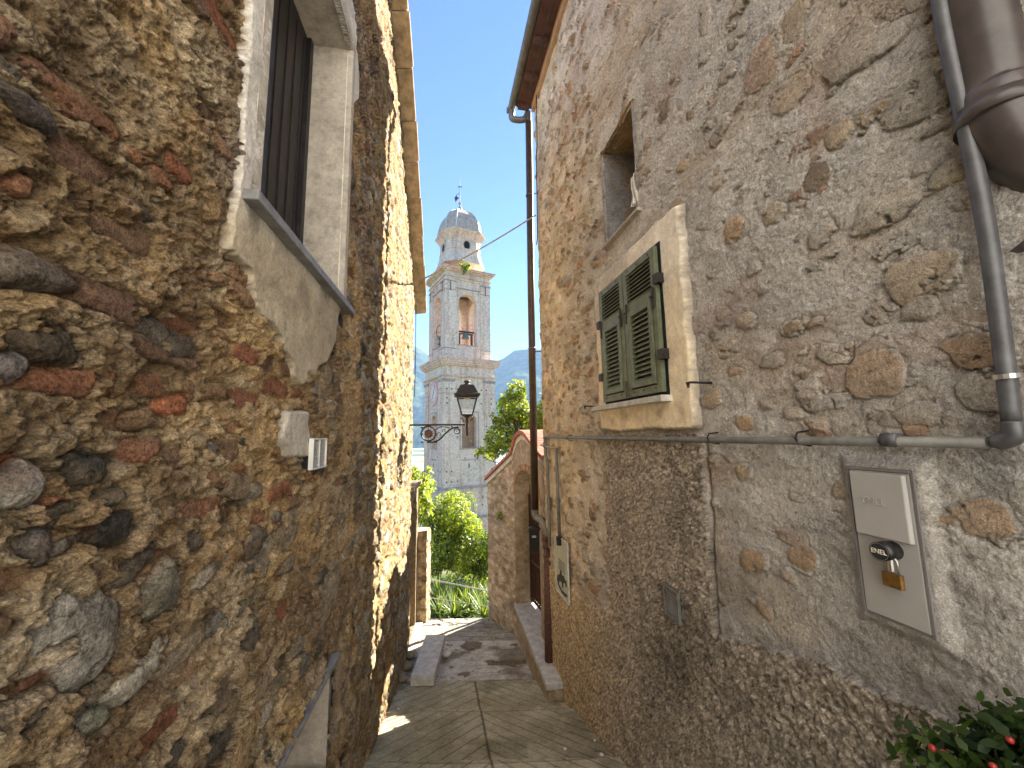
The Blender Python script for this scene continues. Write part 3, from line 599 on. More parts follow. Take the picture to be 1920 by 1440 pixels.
# ================================================================== ALLEY
def alley():
    xs=np.arange(-2.3,1.75,.010); ys=np.concatenate([np.arange(-.92,3.1,.04),np.arange(3.1,8.42,.010)])
    X,Y=np.meshgrid(xs,ys); Z=gz(Y).copy()
    onr=Y<6.05+.05*np.sin(X*2.2)
    cx=-.62+.161*(6.1-Y)
    d=np.abs(X-cx)
    # grooves: arms run down and outwards from the centre line
    ph=(Y+d*1.13+.10*(X<cx))/.215; fr=ph-np.floor(ph); wob=.06*fbm(X*6,Y*6,2,201)
    gr=np.exp(-((fr-.5+wob)/.042)**4); cl=np.exp(-(d/.012)**4)
    k=(Y-.20)/1.17+.05*np.cos(X*1.6+.4); st=k-np.floor(k)
    step=np.exp(-((np.minimum(st,1-st))/.010)**2)
    big=fbm(X*2.5,Y*2.5,4,202); fin=fbm(X*40,Y*40,3,203)
    wear=sst(-.25,.1,fbm(X*2.2,Y*3,3,210))
    Z+=.012*big+.004*fin
    gro=np.maximum(gr*(.6+.4*wear),cl*.8)
    Zr=Z-.011*gro-.006*step
    base=lerp(np.array([.35,.315,.21]),np.array([.47,.43,.31]),sst(-.2,.2,big)[...,None])
    base=lerp(base,np.array([.20,.19,.11]),sst(.0,.25,fbm(X*3,Y*2,4,204))[...,None]*.6)
    panel=.9+.2*_h(np.floor(k),np.where(X<cx,0,1),5); base=base*panel[...,None]
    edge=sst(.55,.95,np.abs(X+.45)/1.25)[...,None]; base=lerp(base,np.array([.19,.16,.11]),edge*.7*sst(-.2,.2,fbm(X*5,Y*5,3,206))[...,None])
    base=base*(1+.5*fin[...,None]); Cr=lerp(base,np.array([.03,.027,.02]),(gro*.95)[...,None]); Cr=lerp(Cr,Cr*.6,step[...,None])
    # landing: patched worn concrete
    pk=sst(-.08,.08,fbm(X*1.7,Y*2.2,5,207)); Cl=lerp(np.array([.24,.21,.165]),np.array([.52,.49,.44]),pk[...,None])
    hole=sst(.14,.17,fbm(X*2.6+3,Y*3.2,4,208)); Cl=lerp(Cl,np.array([.16,.12,.085]),(hole*.9)[...,None])
    cr=1-sst(.0,.012,np.abs(fbm(X*1.1,Y*1.9,4,209)+.01)); Cl=lerp(Cl,np.array([.10,.085,.06]),(cr*.8)[...,None])
    lines=((Y>7.35)&(Y<8.4)); lw=np.exp(-(((Y+.1*X)/.21-np.floor((Y+.1*X)/.21)-.5)/.05)**2); 
    Cl=np.where(lines[...,None],lerp(np.array([.30,.28,.24])*(1+big[...,None]),np.array([.09,.08,.06]),(lw*.8)[...,None]),Cl)
    Cl=Cl*(1+.6*fin[...,None]+.5*fbm(X*12,Y*12,3,212)[...,None])
    Zl=Z-.018*hole-.012*cr+.012*fbm(X*6,Y*6,4,211)-np.where(lines,.006*lw,0)
    lip=sst(.0,.04,Y-6.05)
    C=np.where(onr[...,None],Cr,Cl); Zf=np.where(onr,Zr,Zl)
    V=np.stack([X,Y,Zf],-1).reshape(-1,3); ny,nx=X.shape; idx=np.arange(ny*nx).reshape(ny,nx)
    q=np.stack([idx[:-1,:-1],idx[:-1,1:],idx[1:,1:],idx[1:,:-1]],-1)
    # cut to the alley: inside the line of both walls
    xm=X[:-1,:-1]; ym=Y[:-1,:-1]
    rlim=np.where(ym<5.9,RA+RB*ym+.12,np.interp(ym,[5.9,7.5,8.4,9],[.75,.25,-.38,-.4])); llim=np.where(ym<7.1,LA+LB*ym-.12,-2.15)
    ok=(xm<rlim)&(xm>llim); q=q[ok]
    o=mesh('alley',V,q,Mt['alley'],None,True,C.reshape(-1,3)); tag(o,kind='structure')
Mt['alley']=stonemat('alley_stone',fs=45,lo=.7,hi=1.25,bs_=.6,bd=.004,bscale=80)
alley()
def terrain():
    def tz(x,y):
        b=np.where(y<8.35,np.minimum(-1.67-.31*np.clip(y,-4,6.05)-.35,-2.0),0)
        b=np.where(y<6.05,b,-3.98)-np.where(y>=6.05,.06*np.minimum(y-6.05,2.3),0)
        b=np.where(y>=8.35,-4.15-.13*np.minimum(y-8.35,6),b)
        b=b-np.where(y>14.35,.20*np.clip(y-14.35,0,60),0)
        b=b-np.where(y>74,.10*np.clip(y-74,0,450),0)
        return b
    ax=np.concatenate([-np.geomspace(6000,3,60),np.linspace(-2.9,2.9,60),np.geomspace(3,6000,60)])
    ay=np.concatenate([-np.geomspace(3000,3,20),np.linspace(-2.9,20,160),np.geomspace(20.3,9000,110)])
    X,Y=np.meshgrid(ax,ay); Z=tz(X,Y)+.05*fbm(X*1.5,Y*1.5,4,301)*(Y>8.5)
    far=sst(60,400,Y); Z=Z+far*6*fbm(X*.004,Y*.004,4,302)
    g1=lerp(np.array([.05,.075,.025]),np.array([.13,.11,.06]),sst(-.1,.2,fbm(X*.8,Y*.8,4,303))[...,None])
    st=sst(.0,.1,fbm(X*.004,Y*.02,3,304))[...,None]; fl=lerp(np.array([.07,.10,.05]),np.array([.38,.38,.36]),st)
    C=np.where((Y>200)[...,None],fl,g1)
    ny,nx=X.shape; idx=np.arange(ny*nx).reshape(ny,nx); q=np.stack([idx[:-1,:-1],idx[:-1,1:],idx[1:,1:],idx[1:,:-1]],-1).reshape(-1,4)
    o=mesh('ground',np.stack([X,Y,Z],-1).reshape(-1,3),q,Mt['soil'],None,True,C.reshape(-1,3)); tag(o,kind='structure')
Mt['soil']=stonemat('soil',fs=3,lo=.7,hi=1.2,bs_=.3,bd=.02,bscale=8)
terrain()
def hills():
    # far wooded ridges
    for nm,D,xs,prof,s in (('hills',2300,(-1500,1100),None,401),('far_hills',3400,(-2300,2300),None,402)):
        x=np.linspace(xs[0],xs[1],420); t=np.linspace(0,1,90); X,T=np.meshgrid(x,t)
        if nm=='hills':
            top=np.interp(x,[-1500,-700,-590,-520,-300,-60,20,150,400,1100],[680,640,560,510,450,520,575,585,560,360])
        else: top=np.interp(x,[-2300,-1000,-700,-200,100,2300],[500,640,600,500,620,600])
        top=top+18*fbm(x*.012,x*0+.5,4,s)
        Zz=-70+(top[None]+70)*T**.9; Yy=D-500+900*T+160*fbm(X*.004,T*5,4,s+1); Zz=Zz+26*fbm(X*.02,T*14,4,s+2)*(1-T)*1.2
        k=sst(-.1,.15,fbm(X*.03,T*40,3,s+3))[...,None]; C=lerp(np.array([.028,.05,.02]),np.array([.075,.095,.045]),k)
        ny,nx=X.shape; idx=np.arange(ny*nx).reshape(ny,nx); q=np.stack([idx[:-1,:-1],idx[:-1,1:],idx[1:,1:],idx[1:,:-1]],-1).reshape(-1,4)
        o=mesh(nm,np.stack([X,Yy,Zz],-1).reshape(-1,3),q,Mt['hill'],None,True,C.reshape(-1,3)); tag(o,kind='structure')
m_,n_,b_=newmat('hill'); a_=n_.nodes.new('ShaderNodeAttribute'); a_.attribute_name='Col'; n_.links.new(a_.outputs[0],b_.inputs[0]); b_.inputs['Roughness'].default_value=1; b_.inputs['Specular IOR Level'].default_value=0; Mt['hill']=m_
hills()
# ================================================================== WALLS WITH ARCHED OPENINGS
def arch_wall(mb,T,s0,s1,z0,ztop,o0,o1,oz0,spring,rise,t0,t1,n=14,side_bottom=True):
    """T(s,t,z); t0 outer face, t1 inner face; ztop(s) top line; opening o0..o1"""
    zt=ztop if callable(ztop) else (lambda s: ztop)
    c=(o0+o1)/2; r=(o1-o0)/2
    arc=[(c-r*math.cos(math.pi*i/n),spring+rise*math.sin(math.pi*i/n)) for i in range(n+1)]
    def q(p,face=None):
        a=[T(s,t0,z) for s,z in p]; b=[T(s,t1,z) for s,z in p]; mb.add(a+b,[tuple(range(len(p))),tuple(range(len(p),2*len(p)))[::-1]])
    def strip(sa,sb,n_=4):
        for i in range(n_):
            a=sa+(sb-sa)*i/n_; b=sa+(sb-sa)*(i+1)/n_; q([(a,z0),(b,z0),(b,zt(b)),(a,zt(a))])
    strip(s0,o0); strip(o1,s1)
    for i in range(n):
        (a,za),(b,zb)=arc[i],arc[i+1]; q([(a,za),(b,zb),(b,zt(b)),(a,zt(a))])
    if oz0>z0: q([(o0,z0),(o1,z0),(o1,oz0),(o0,oz0)])
    # reveals, sides and top
    path=[(o0,oz0)]+arc+[(o1,oz0)]
    for (a,za),(b,zb) in zip(path[:-1]+[path[-1]],path[1:]+[path[0]]):
        mb.add([T(a,t0,za),T(b,t0,zb),T(b,t1,zb),T(a,t1,za)],[(0,1,2,3)])
    for s in (s0,s1): mb.add([T(s,t0,z0),T(s,t0,zt(s)),T(s,t1,zt(s)),T(s,t1,z0)],[(0,1,2,3)])
    m=24
    for i in range(m):
        a=s0+(s1-s0)*i/m; b=s0+(s1-s0)*(i+1)/m; mb.add([T(a,t0,zt(a)),T(b,t0,zt(b)),T(b,t1,zt(b)),T(a,t1,zt(a))],[(0,1,2,3)])
Mt['gwall']=stonemat('garden_wall_stone',False,(.44,.35,.25),lo=.5,hi=1.45,fs=9,bs_=1,bd=.05,bscale=12)
Mt['gattr']=stonemat('garden_wall_rubble',True,fs=40,lo=.6,hi=1.4,bs_=.9,bd=.012,bscale=45)
def rubble_cols(u,v,d,seed=0,a=(.52,.42,.29),b=(.34,.25,.16)):
    k=sst(-.15,.2,fbm(u*9,v*16,4,seed+1))[...,None]; c=lerp(np.array(b),np.array(a),k)
    k=sst(.08,.25,fbm(u*3,v*4,3,seed+2))[...,None]; c=lerp(c,np.array([.30,.27,.23]),k*.6); return c*(1+1.2*d[...,None])
# -- garden wall with the gateway on the right
Bp=np.array([.0,7.5]); Ap=np.array([.50,5.93]); e_=(Ap-Bp)/np.linalg.norm(Ap-Bp); m_o=np.array([e_[1],-e_[0]]); 
if m_o[0]>0: m_o=-m_o
def TG(s,t,z): # t: depth into the wall away from the alley
    p=Bp+e_*s-m_o*t; return (p[0],p[1],z)
gw=empty('garden_wall',(0,7.5,-3.7)); tag(gw,'stone garden wall with brick coping and arched gateway behind the downpipe','garden wall')
gt=lambda s: float(np.interp(s,[0,.12,.3,.55,.8,1.0,1.3,1.64],[-.40,-.26,-.10,-.02,-.05,-.14,-.3,-.42]))
mb=MB(); arch_wall(mb,TG,0,1.64,-4.0,gt,.05,1.28,-3.12,-1.15,.50,0,.36); mb.build('gateway_wall',Mt['gwall'],gw)
# brick voussoirs round the opening
for i in range(15):
    a0=math.pi*i/15; a1=math.pi*(i+.86)/15; c=.665; r0,r1=.617,.74; 
    pts=[(c-r*math.cos(a),-1.15+r*(.50/.617 if r==r0 else .61/.74)*math.sin(a)) for r,a in ((r0,a0),(r1,a0),(r1,a1),(r0,a1))]
    MB().prism(pts,lambda s,z: TG(s,-.012-.006*(i%2),z),lambda s,z: TG(s,.05,z)).build('voussoir',Mt['brick'],gw)
# curved brick coping over the gateway
cp_=MB(); ss=np.linspace(-.04,1.64,34)
for i in range(len(ss)-1):
    a=ss[i]; b=ss[i+1]-.010; za,zb=gt(max(a,0)),gt(max(b,0)); cp_.hexa([TG(a,-.07,za),TG(b,-.07,zb),TG(b,.44,zb),TG(a,.44,za),TG(a,-.07,za+.075),TG(b,-.07,zb+.075),TG(b,.44,zb+.075),TG(a,.44,za+.075)])
cp_.build('coping',Mt['terracotta'],gw)
wm=MB(); ss=np.linspace(0,1.6,24)
for i in range(len(ss)-1):
    a=ss[i]; b=ss[i+1]; za,zb=gt(a)-.09,gt(b)-.09; wm.hexa([TG(a,-.025,za),TG(b,-.025,zb),TG(b,.02,zb),TG(a,.02,za),TG(a,-.025,za+.085),TG(b,-.025,zb+.085),TG(b,.02,zb+.085),TG(a,.02,za+.085)])
wm.build('moulding',Mt['palestone'],gw)
# far stretch of the wall towards the steps
Cp=np.array([-.56,8.42]); e2=(Cp-Bp)/np.linalg.norm(Cp-Bp); m2=np.array([-e2[1],e2[0]]); m2=m2 if m2[1]<0 or m2[0]<0 else -m2
Lw=float(np.linalg.norm(Cp-Bp))
def T2(s,t,z): p=Bp+e2*s-m2*t; return (p[0],p[1],z)
zt2=lambda s: -.42-.62*s/Lw*.93
def face(name,T,s0,s1,zb,zt,par,seed,nu=70,nv=300,amp=.05,mat=None,a=(.52,.42,.29),b=(.34,.25,.16),t0=0):
    u,v=np.meshgrid(np.linspace(0,1,nu),np.linspace(0,1,nv)); S=s0+(s1-s0)*u; ZT=np.vectorize(zt)(S[0])[None]; Zv=zb+(ZT-zb)*v
    d=fbm(S*7,Zv*11,5,seed); k=fbm(S*25,Zv*30,3,seed+7)
    Pn=np.array([T(s,t0,0)[:2] for s in S[0]]); nrm=np.array(T(s0,-1,0))[:2]-np.array(T(s0,0,0))[:2]
    XY=Pn[None]+nrm[None,None]*(amp*d+.018*k)[...,None]
    V=np.concatenate([XY,Zv[...,None]],-1).reshape(-1,3); idx=np.arange(nu*nv).reshape(nv,nu)
    q=np.stack([idx[:-1,:-1],idx[:-1,1:],idx[1:,1:],idx[1:,:-1]],-1).reshape(-1,4)
    return mesh(name,V,q,mat or Mt['gattr'],par,True,rubble_cols(S,Zv,d,seed,a,b).reshape(-1,3))
face('wall_face',T2,-.02,Lw,-4.2,zt2,gw,501,a=(.50,.42,.33),b=(.36,.28,.20))
wb=MB(); wb.hexa([T2(0,.035,-4.3),T2(Lw,.035,-4.3),T2(Lw,.36,-4.3),T2(-.1,.36,-4.3),T2(0,.035,zt2(0)),T2(Lw,.035,zt2(Lw)),T2(Lw,.36,zt2(Lw)),T2(-.1,.36,zt2(-.1))]); wb.build('wall_core',Mt['gwall'],gw)
cc=MB(); N=13
for i in range(N):
    a=Lw*i/N; b=Lw*(i+1)/N-.008; za,zb=zt2(a),zt2(b); cc.hexa([T2(a,-.10,za),T2(b,-.10,zb),T2(b,.42,zb),T2(a,.42,za),T2(a,-.06,za+.085),T2(b,-.06,zb+.085),T2(b,.40,zb+.085),T2(a,.40,za+.085)])
cc.build('coping',Mt['terracotta'],gw)
MB().hexa([T2(0,-.05,zt2(0)-.09),T2(Lw,-.05,zt2(Lw)-.09),T2(Lw,.03,zt2(Lw)-.09),T2(0,.03,zt2(0)-.09),T2(0,-.05,zt2(0)-.004),T2(Lw,-.05,zt2(Lw)-.004),T2(Lw,.03,zt2(Lw)-.004),T2(0,.03,zt2(0)-.004)]).build('moulding',Mt['palestone'],gw)
# threshold slab
th=empty('threshold_slab',(.2,6.3,-3.5)); tag(th,'long worn grey stone threshold in front of the iron gate','step')
pl=[(-.03,7.52),(.36,5.18),(.60,5.22),(.60,6.2),(.42,7.62)]
MB().prism(pl,lambda x,y:(x,y,-3.165),lambda x,y:(x,y,-3.09)).build('slab',Mt['marble'],th,bevel=.008)
MB().prism([(x+(.03 if i<2 else 0),y+.02*(i==1)) for i,(x,y) in enumerate(pl)],lambda x,y:(x,y,-3.9),lambda x,y:(x,y,-3.166)).build('base',Mt['gwall'],th)
# iron gate
ga=empty('iron_gate',TG(.66,.28,-3.1)); tag(ga,'rusty brown iron bar gate standing in the arched gateway','gate')
for k in range(13):
    s=.10+k*(1.13/12); top=-1.15+.48*math.sqrt(max(0,1-((s-.665)/.61)**2))
    MB().tube([TG(s,.29,-3.05),TG(s,.29,top)],.011,6).build('bar',Mt['rust'],ga)
for z in (-3.03,-2.35,-1.35): MB().box(.06,1.27,.275,.305,z-.02,z+.02,TG).build('rail',Mt['rust'],ga)
MB().box(.06,1.27,.31,.316,-3.01,-1.20,TG).build('panel',Mt['rust'],ga)  # sheet added behind the bars: blocks sun, stands for the dark interior
MB().box(.055,.085,.27,.31,-3.08,-1.15,TG).build('stile',Mt['iron'],ga)
# letter box
lb=empty('letter_box',dep(1001,1030,6.0)); tag(lb,'black metal letter box beside the downpipe elbow at the gate','letter box')
p=dep(1001,1008,6.05); x,y,z=p
m_=MB(); m_.hexa([(x-.075,y-.05,z-.19),(x+.07,y-.09,z-.19),(x+.09,y+.05,z-.19),(x-.055,y+.09,z-.19),(x-.075,y-.05,z+.12),(x+.07,y-.09,z+.12),(x+.09,y+.05,z+.12),(x-.055,y+.09,z+.12)]).build('body',Mt['black'],lb,bevel=.006)
m_=MB(); m_.add([(x-.095,y-.06,z+.123),(x+.09,y-.11,z+.123),(x+.11,y+.06,z+.123),(x-.075,y+.11,z+.123),(x-.03,y-.08,z+.19),(x+.05,y+.08,z+.19)],[(0,1,4),(1,2,5,4),(2,3,5),(3,0,4,5),(0,3,2,1)]); m_.build('lid',Mt['iron'],lb)
MB().box(x-.03,x+.03,y-.088,y-.078,z+.02,z+.05).build('slot',Mt['steel'],lb)
# -- left garden portal and low end pier
def TLp(s,t,z): # along the left boundary beyond the house
    p0=np.array([-1.87,7.13]); p1=np.array([-1.99,8.22]); e=(p1-p0)/np.linalg.norm(p1-p0); n=np.array([-e[1],e[0]]); q=p0+e*s+n*t; return (q[0],q[1],z)
lw=empty('garden_portal',(-1.95,7.7,-3.7)); tag(lw,'narrow arched garden portal beyond the sunlit end of the left house','garden wall')
mb=MB(); arch_wall(mb,TLp,0,1.09,-4.1,-1.02,.18,.86,-3.66,-1.45,.25,0,.30); mb.build('portal_wall',Mt['warmstone'],lw)
MB().box(-.03,1.14,-.07,.36,-1.018,-.95,TLp).build('coping',Mt['warmstone'],lw)
MB().box(.20,.84,.18,.22,-3.64,-1.42,TLp).build('door',Mt['wood'],lw)
MB().box(.1,.95,-.14,.1,-3.72,-3.662,TLp).build('doorstep',Mt['marble'],lw,bevel=.01)
pr=empty('end_pier',(-1.95,8.35,-3.8)); tag(pr,'low rubble pier closing the left side at the end of the alley','wall')
def TPr(s,t,z): return (-2.08+s,8.24+t,z)
face('pier_face',TPr,0,.27,-4.2,lambda s:-2.0+.12*s,pr,520,30,160,.07,a=(.50,.38,.22),b=(.30,.2,.11))
def TPs(s,t,z): return (-1.81-t,8.24+s,z)
face('pier_side',TPs,0,.40,-4.2,lambda s:-1.97-.02*s,pr,521,30,160,.05,a=(.50,.38,.22),b=(.30,.2,.11))
MB().box(-2.07,-1.84,8.27,8.64,-4.3,-1.99).build('pier_core',Mt['gwall'],pr)
# -- garden handrail
hr=empty('handrail',(-1.1,8.7,-4)); tag(hr,'thin metal handrail between the alley end and the sword plants','railing')
a=dep(796,1084,8.75); b=dep(925,1110,8.6); MB().tube([a,b],.016,8).build('top_rail',Mt['steel'],hr)
a=dep(796,1119,8.75); b=dep(925,1139,8.6); MB().tube([a,b],.010,8).build('lower_rail',Mt['steel'],hr)
for x in (-2.05,-.33): MB().tube([(x,8.72,-4.2),(x,8.72,-3.05)],.018,8).build('post',Mt['steel'],hr)
# -- stone slab seat
bs=empty('stone_bench',(-1.27,6.2,-3.56)); tag(bs,'rough pale stone slab resting on small stones by the left wall','bench')
def slab(name,x0,x1,y0,y1,z0,z1,mat,par,seed,skew=0,amp=.012,n=26):
    V=[];Fs=[]
    us=np.linspace(0,1,n); b=MB()
    def fc(P,nu,nv,nn):
        u,v=np.meshgrid(np.linspace(0,1,nu),np.linspace(0,1,nv)); Q=P(u,v); d=fbm(Q[...,0]*14+Q[...,2]*9,Q[...,1]*14+Q[...,2]*11,4,seed)*amp
        Q=Q+np.array(nn)*d[...,None]; i0=len(b.v); idx=np.arange(nu*nv).reshape(nv,nu)+i0
        b.v+= [tuple(q) for q in Q.reshape(-1,3)]; b.f+=[tuple(q) for q in np.stack([idx[:-1,:-1],idx[:-1,1:],idx[1:,1:],idx[1:,:-1]],-1).reshape(-1,4).tolist()]
    S=lambda y: skew*(y-y0)
    fc(lambda u,v: np.stack([x0+(x1-x0)*u+S(y0+(y1-y0)*v),y0+(y1-y0)*v,z1+0*u],-1),n,n*2,(0,0,1))
    fc(lambda u,v: np.stack([x0+(x1-x0)*u,y0+0*u,z0+(z1-z0)*v],-1),n,8,(0,-1,0))
    fc(lambda u,v: np.stack([x1+S(y0+(y1-y0)*u),y0+(y1-y0)*u,z0+(z1-z0)*v],-1),n*2,8,(1,0,0))
    fc(lambda u,v: np.stack([x0+S(y0+(y1-y0)*u),y0+(y1-y0)*u,z0+(z1-z0)*v],-1),n*2,8,(-1,0,0))
    fc(lambda u,v: np.stack([x0+(x1-x0)*u+S(y0+(y1-y0)*v),y0+(y1-y0)*v,z0+0*u],-1),n,n,(0,0,-1))
    fc(lambda u,v: np.stack([x0+(x1-x0)*u+S(y1),y1+0*u,z0+(z1-z0)*v],-1),n,8,(0,1,0))
    return b.build(name,mat,par,smooth=False)
slab('slab',-1.47,-1.15,5.78,6.88,-3.44,-3.315,Mt['palestone'],bs,601,-.03)
def rock(name,c,r,mat,par=None,seed=0,sq=(1,1,.7),sub=2):
    import bmesh
    bm=bmesh.new(); bmesh.ops.create_icosphere(bm,subdivisions=sub,radius=1)
    for v in bm.verts:
        n=float(fbm(np.array([v.co.x*1.3+seed]),np.array([v.co.y*1.3+v.co.z]),3,seed)[0]); v.co*=1+.6*n; v.co.x*=r*sq[0]; v.co.y*=r*sq[1]; v.co.z*=r*sq[2]
    me=bpy.data.meshes.new(name); bm.to_mesh(me); bm.free(); me.materials.append(mat)
    for p_ in me.polygons: p_.use_smooth=True
    o=bpy.data.objects.new(name,me); COL.objects.link(o); o.location=c
    if par: o.parent=par; o.matrix_parent_inverse=par.matrix_world.inverted()
    return o
for i,(x,y) in enumerate([(-1.30,5.88),(-1.42,6.6),(-1.12,6.7)]): rock('support_stone',(x,y,-3.51),.075,Mt['palestone'],bs,i+3)
Mt['rockbrown']=plain('rock_brown',(.22,.17,.11),.9,0,.3,12,.6)
for i,(x,y,r) in enumerate([(-1.66,6.0,.09),(-1.70,6.4,.10),(-1.74,6.75,.08)]):
    o=rock('loose_stone',(x,y,float(gz(y))+.05),r,Mt['rockbrown'],None,20+i)
    tag(o,['brown rock at the foot of the left wall by the near end of the slab','brown rock wedged between left wall and middle of the slab','brown rock at the foot of the left wall by the far end of the slab'][i],'rock','loose rocks along the left wall')
def rwx(y): return RA+RB*y
pbs=[(1044,1297),(1056,1315),(1090,1346),(1105,1364),(1115,1389),(1117,1408),(747,1330),(752,1345),(1128,1416),(980,1276),(1060,1405),(1150,1432)]
for i,(px,py) in enumerate(pbs):
    d=ray(px,py); t=-1.67/(d[2]+.31*d[1]); q=d*t; r=random.uniform(.010,.02)
    o=rock('pebble',(q[0],q[1],q[2]+r*.3),r,Mt['pebble'] if i%2==0 else Mt['rockbrown'],None,40+i,(1,1,.6),1)
    tag(o,'tiny white pebble lying on the alley steps near the wall foot' if i%2==0 else 'tiny brown pebble lying on the alley steps near the wall foot','pebble','white pebbles on the alley floor' if i%2==0 else 'brown pebbles on the alley floor')
# ================================================================== PIPES
def pth(pts,n=8): # smooth path through points (Catmull-Rom)
    P_=[Vector(p) for p in pts]; P_=[P_[0]*2-P_[1]]+P_+[P_[-1]*2-P_[-2]]; out=[]
    for i in range(1,len(P_)-2):
        for k in range(n):
            t=k/n; a,b,c,d=P_[i-1:i+3]; out.append(.5*((2*b)+(c-a)*t+(2*a-5*b+4*c-d)*t*t+(3*b-a-3*c+d)*t**3))
    out.append(P_[-2]); return out
def ring(mb,c,d,r,l,n=16):
    c=Vector(c); d=Vector(d).normalized(); mb.tube([c-d*l/2,c+d*l/2],r,n); return mb
dpn=empty('downpipe',dep(1030,1275,5.62)); tag(dpn,'tall brown rainwater downpipe at the corner of the right house','downpipe')
top=[WR(6.05,EZ+.02,.34),WR(6.05,EZ-.10,.34)]
a=dep(990,222,6.0); b=dep(1003,955,6.0)
MB().tube(pth([WR(6.06,EZ+.03,.36),WR(6.06,EZ-.12,.35),(a[0]-.07,a[1],a[2]-.02),(a[0],a[1],a[2]+.10),(a[0]+.01,a[1],a[2]-.1)],8),.052,14).build('swan_neck',Mt['graypipe'],dpn,True)
MB().tube([(a[0]+.01,a[1],a[2]-.08),tuple(a*.5+b*.5),tuple(b)],.058,18).build('upper_pipe',Mt['brownpipe'],dpn,True)
c0=dep(1027,1008,5.78); c1=dep(1030,1278,5.66)
MB().tube(pth([tuple(b+np.array([0,0,.05])),tuple(b-np.array([-.01,0,.10])),tuple(b*.5+c0*.5+np.array([.01,0,.035])),tuple(c0+np.array([0,0,.07])),tuple(c0-np.array([0,0,.03]))],8),.054,16).build('elbow',Mt['greenpipe'],dpn,True)
MB().tube([tuple(c0),tuple(c1)],.060,18).build('cast_iron_pipe',Mt['rust'],dpn,True)
m_=MB(); dd=c1-c0
for t,r,l in ((.0,.082,.05),(.05,.074,.10),(.13,.068,.03),(.60,.068,.03),(.93,.07,.05),(.985,.078,.06)): ring(m_,c0+dd*t,dd,r,l)
m_.each('pipe_collar',Mt['rust'],dpn,True)
m_=MB()
dd=b-a
for t in (.22,.62): ring(m_,a+dd*t,dd,.062,.02)
m_.each('joint_band',Mt['graypipe'],dpn,True)
for t in (.22,.63):
    q=a+dd*t; MB().tube([tuple(q),(q[0]+.16,q[1]-.10,q[2]),(q[0]+.2,q[1]-.12,q[2]-.01)],.008,6).build('bracket',Mt['iron'],dpn)
q=c0+(c1-c0)*.13; MB().tube([tuple(q),(q[0]+.12,q[1]-.02,q[2])],.01,6).build('bracket',Mt['iron'],dpn)
# grey water pipe across the wall
wp=empty('wall_pipe',WR(1.12,-.05,.06)); tag(wp,'slim grey pipe crossing the right wall and turning up near the frame edge','pipe')
O=.055
hp=[WR(5.62,-.062,O),WR(4.6,-.064,O),WR(3.4,-.060,O),WR(2.2,-.058,O),WR(1.118,-.050,O)]
MB().tube(hp,.018,12).build('horizontal_pipe',Mt['greenpipe'],wp,True)
def onw(px,py,o): 
    n=math.hypot(1,RB); return tuple(wallpt(px,py,RA-o*n,RB))
up=[onw(1752,-60,.06)[:2]+(5.3,),onw(1752,-60,.06)[:2]+(2.6,),onw(1752,-60,.06),onw(1775,70,.06),onw(1812,240,.06),onw(1850,430,.06),onw(1884,680,.06),onw(1897,790,.06)]
MB().tube(pth(up,4),.020,14).build('riser_pipe',Mt['graypipe'],wp,True)
MB().tube(pth([up[-1],onw(1901,815,.06),onw(1885,826,.057),onw(1868,827,.055)],6),.0225,14).build('elbow',Mt['graypipe'],wp,True)
m_=MB(); ring(m_,onw(1672,825,.055),Vector(hp[-1])-Vector(hp[-2]),.024,.05)
m_.build('coupling',Mt['graypipe'],wp,True)
m_=MB(); c=onw(1889,706,.06); ring(m_,c,(.03,0,-1),.028,.013); m_.build('clamp',Mt['steel'],wp)
for px in (1333,1067,1500):
    q=Vector(onw(px,821,.055)); m_=MB(); n_=Vector(WR(1,0,1))-Vector(WR(1,0,0))
    m_.tube([q-n_*.05+Vector((0,0,.03)),q+n_*.01+Vector((0,0,.024)),q+n_*.024,q+n_*.01+Vector((0,0,-.024)),q-n_*.05+Vector((0,0,-.035))],.0045,6); m_.build('clip',Mt['iron'],wp)
dn_=[WR(5.62,-.062,O),WR(5.62,-.12,O),WR(5.62,-.30,O),WR(5.54,-.42,O),WR(5.53,-.6,O),WR(5.53,-1.55,O)]
MB().tube(pth(dn_,5),.024,10).build('drop_pipe',Mt['greenpipe'],wp,True)
w2=empty('branch_pipe',WR(5.1,-1.4,.05)); tag(w2,'short thin grey branch pipe dropping to a black cap above the notice','pipe')
MB().tube([WR(5.85,-.19,.05),WR(5.13,-.215,.05)],.014,8).build('horizontal_pipe',Mt['rope'],w2,True)
MB().tube([WR(5.13,-.2,.05),WR(5.10,-1.32,.05)],.022,8).build('drop_pipe',Mt['greenpipe'],w2,True)
m_=MB(); ring(m_,WR(5.08,-1.36,.06),(0.05,0,-1),.04,.10); m_.build('cap',Mt['black'],w2)
m_=MB(); 
for z in (-.95,-1.15): ring(m_,WR(5.11,z,.05),(0,0,1),.026,.015)
m_.each('band',Mt['greenpipe'],w2)
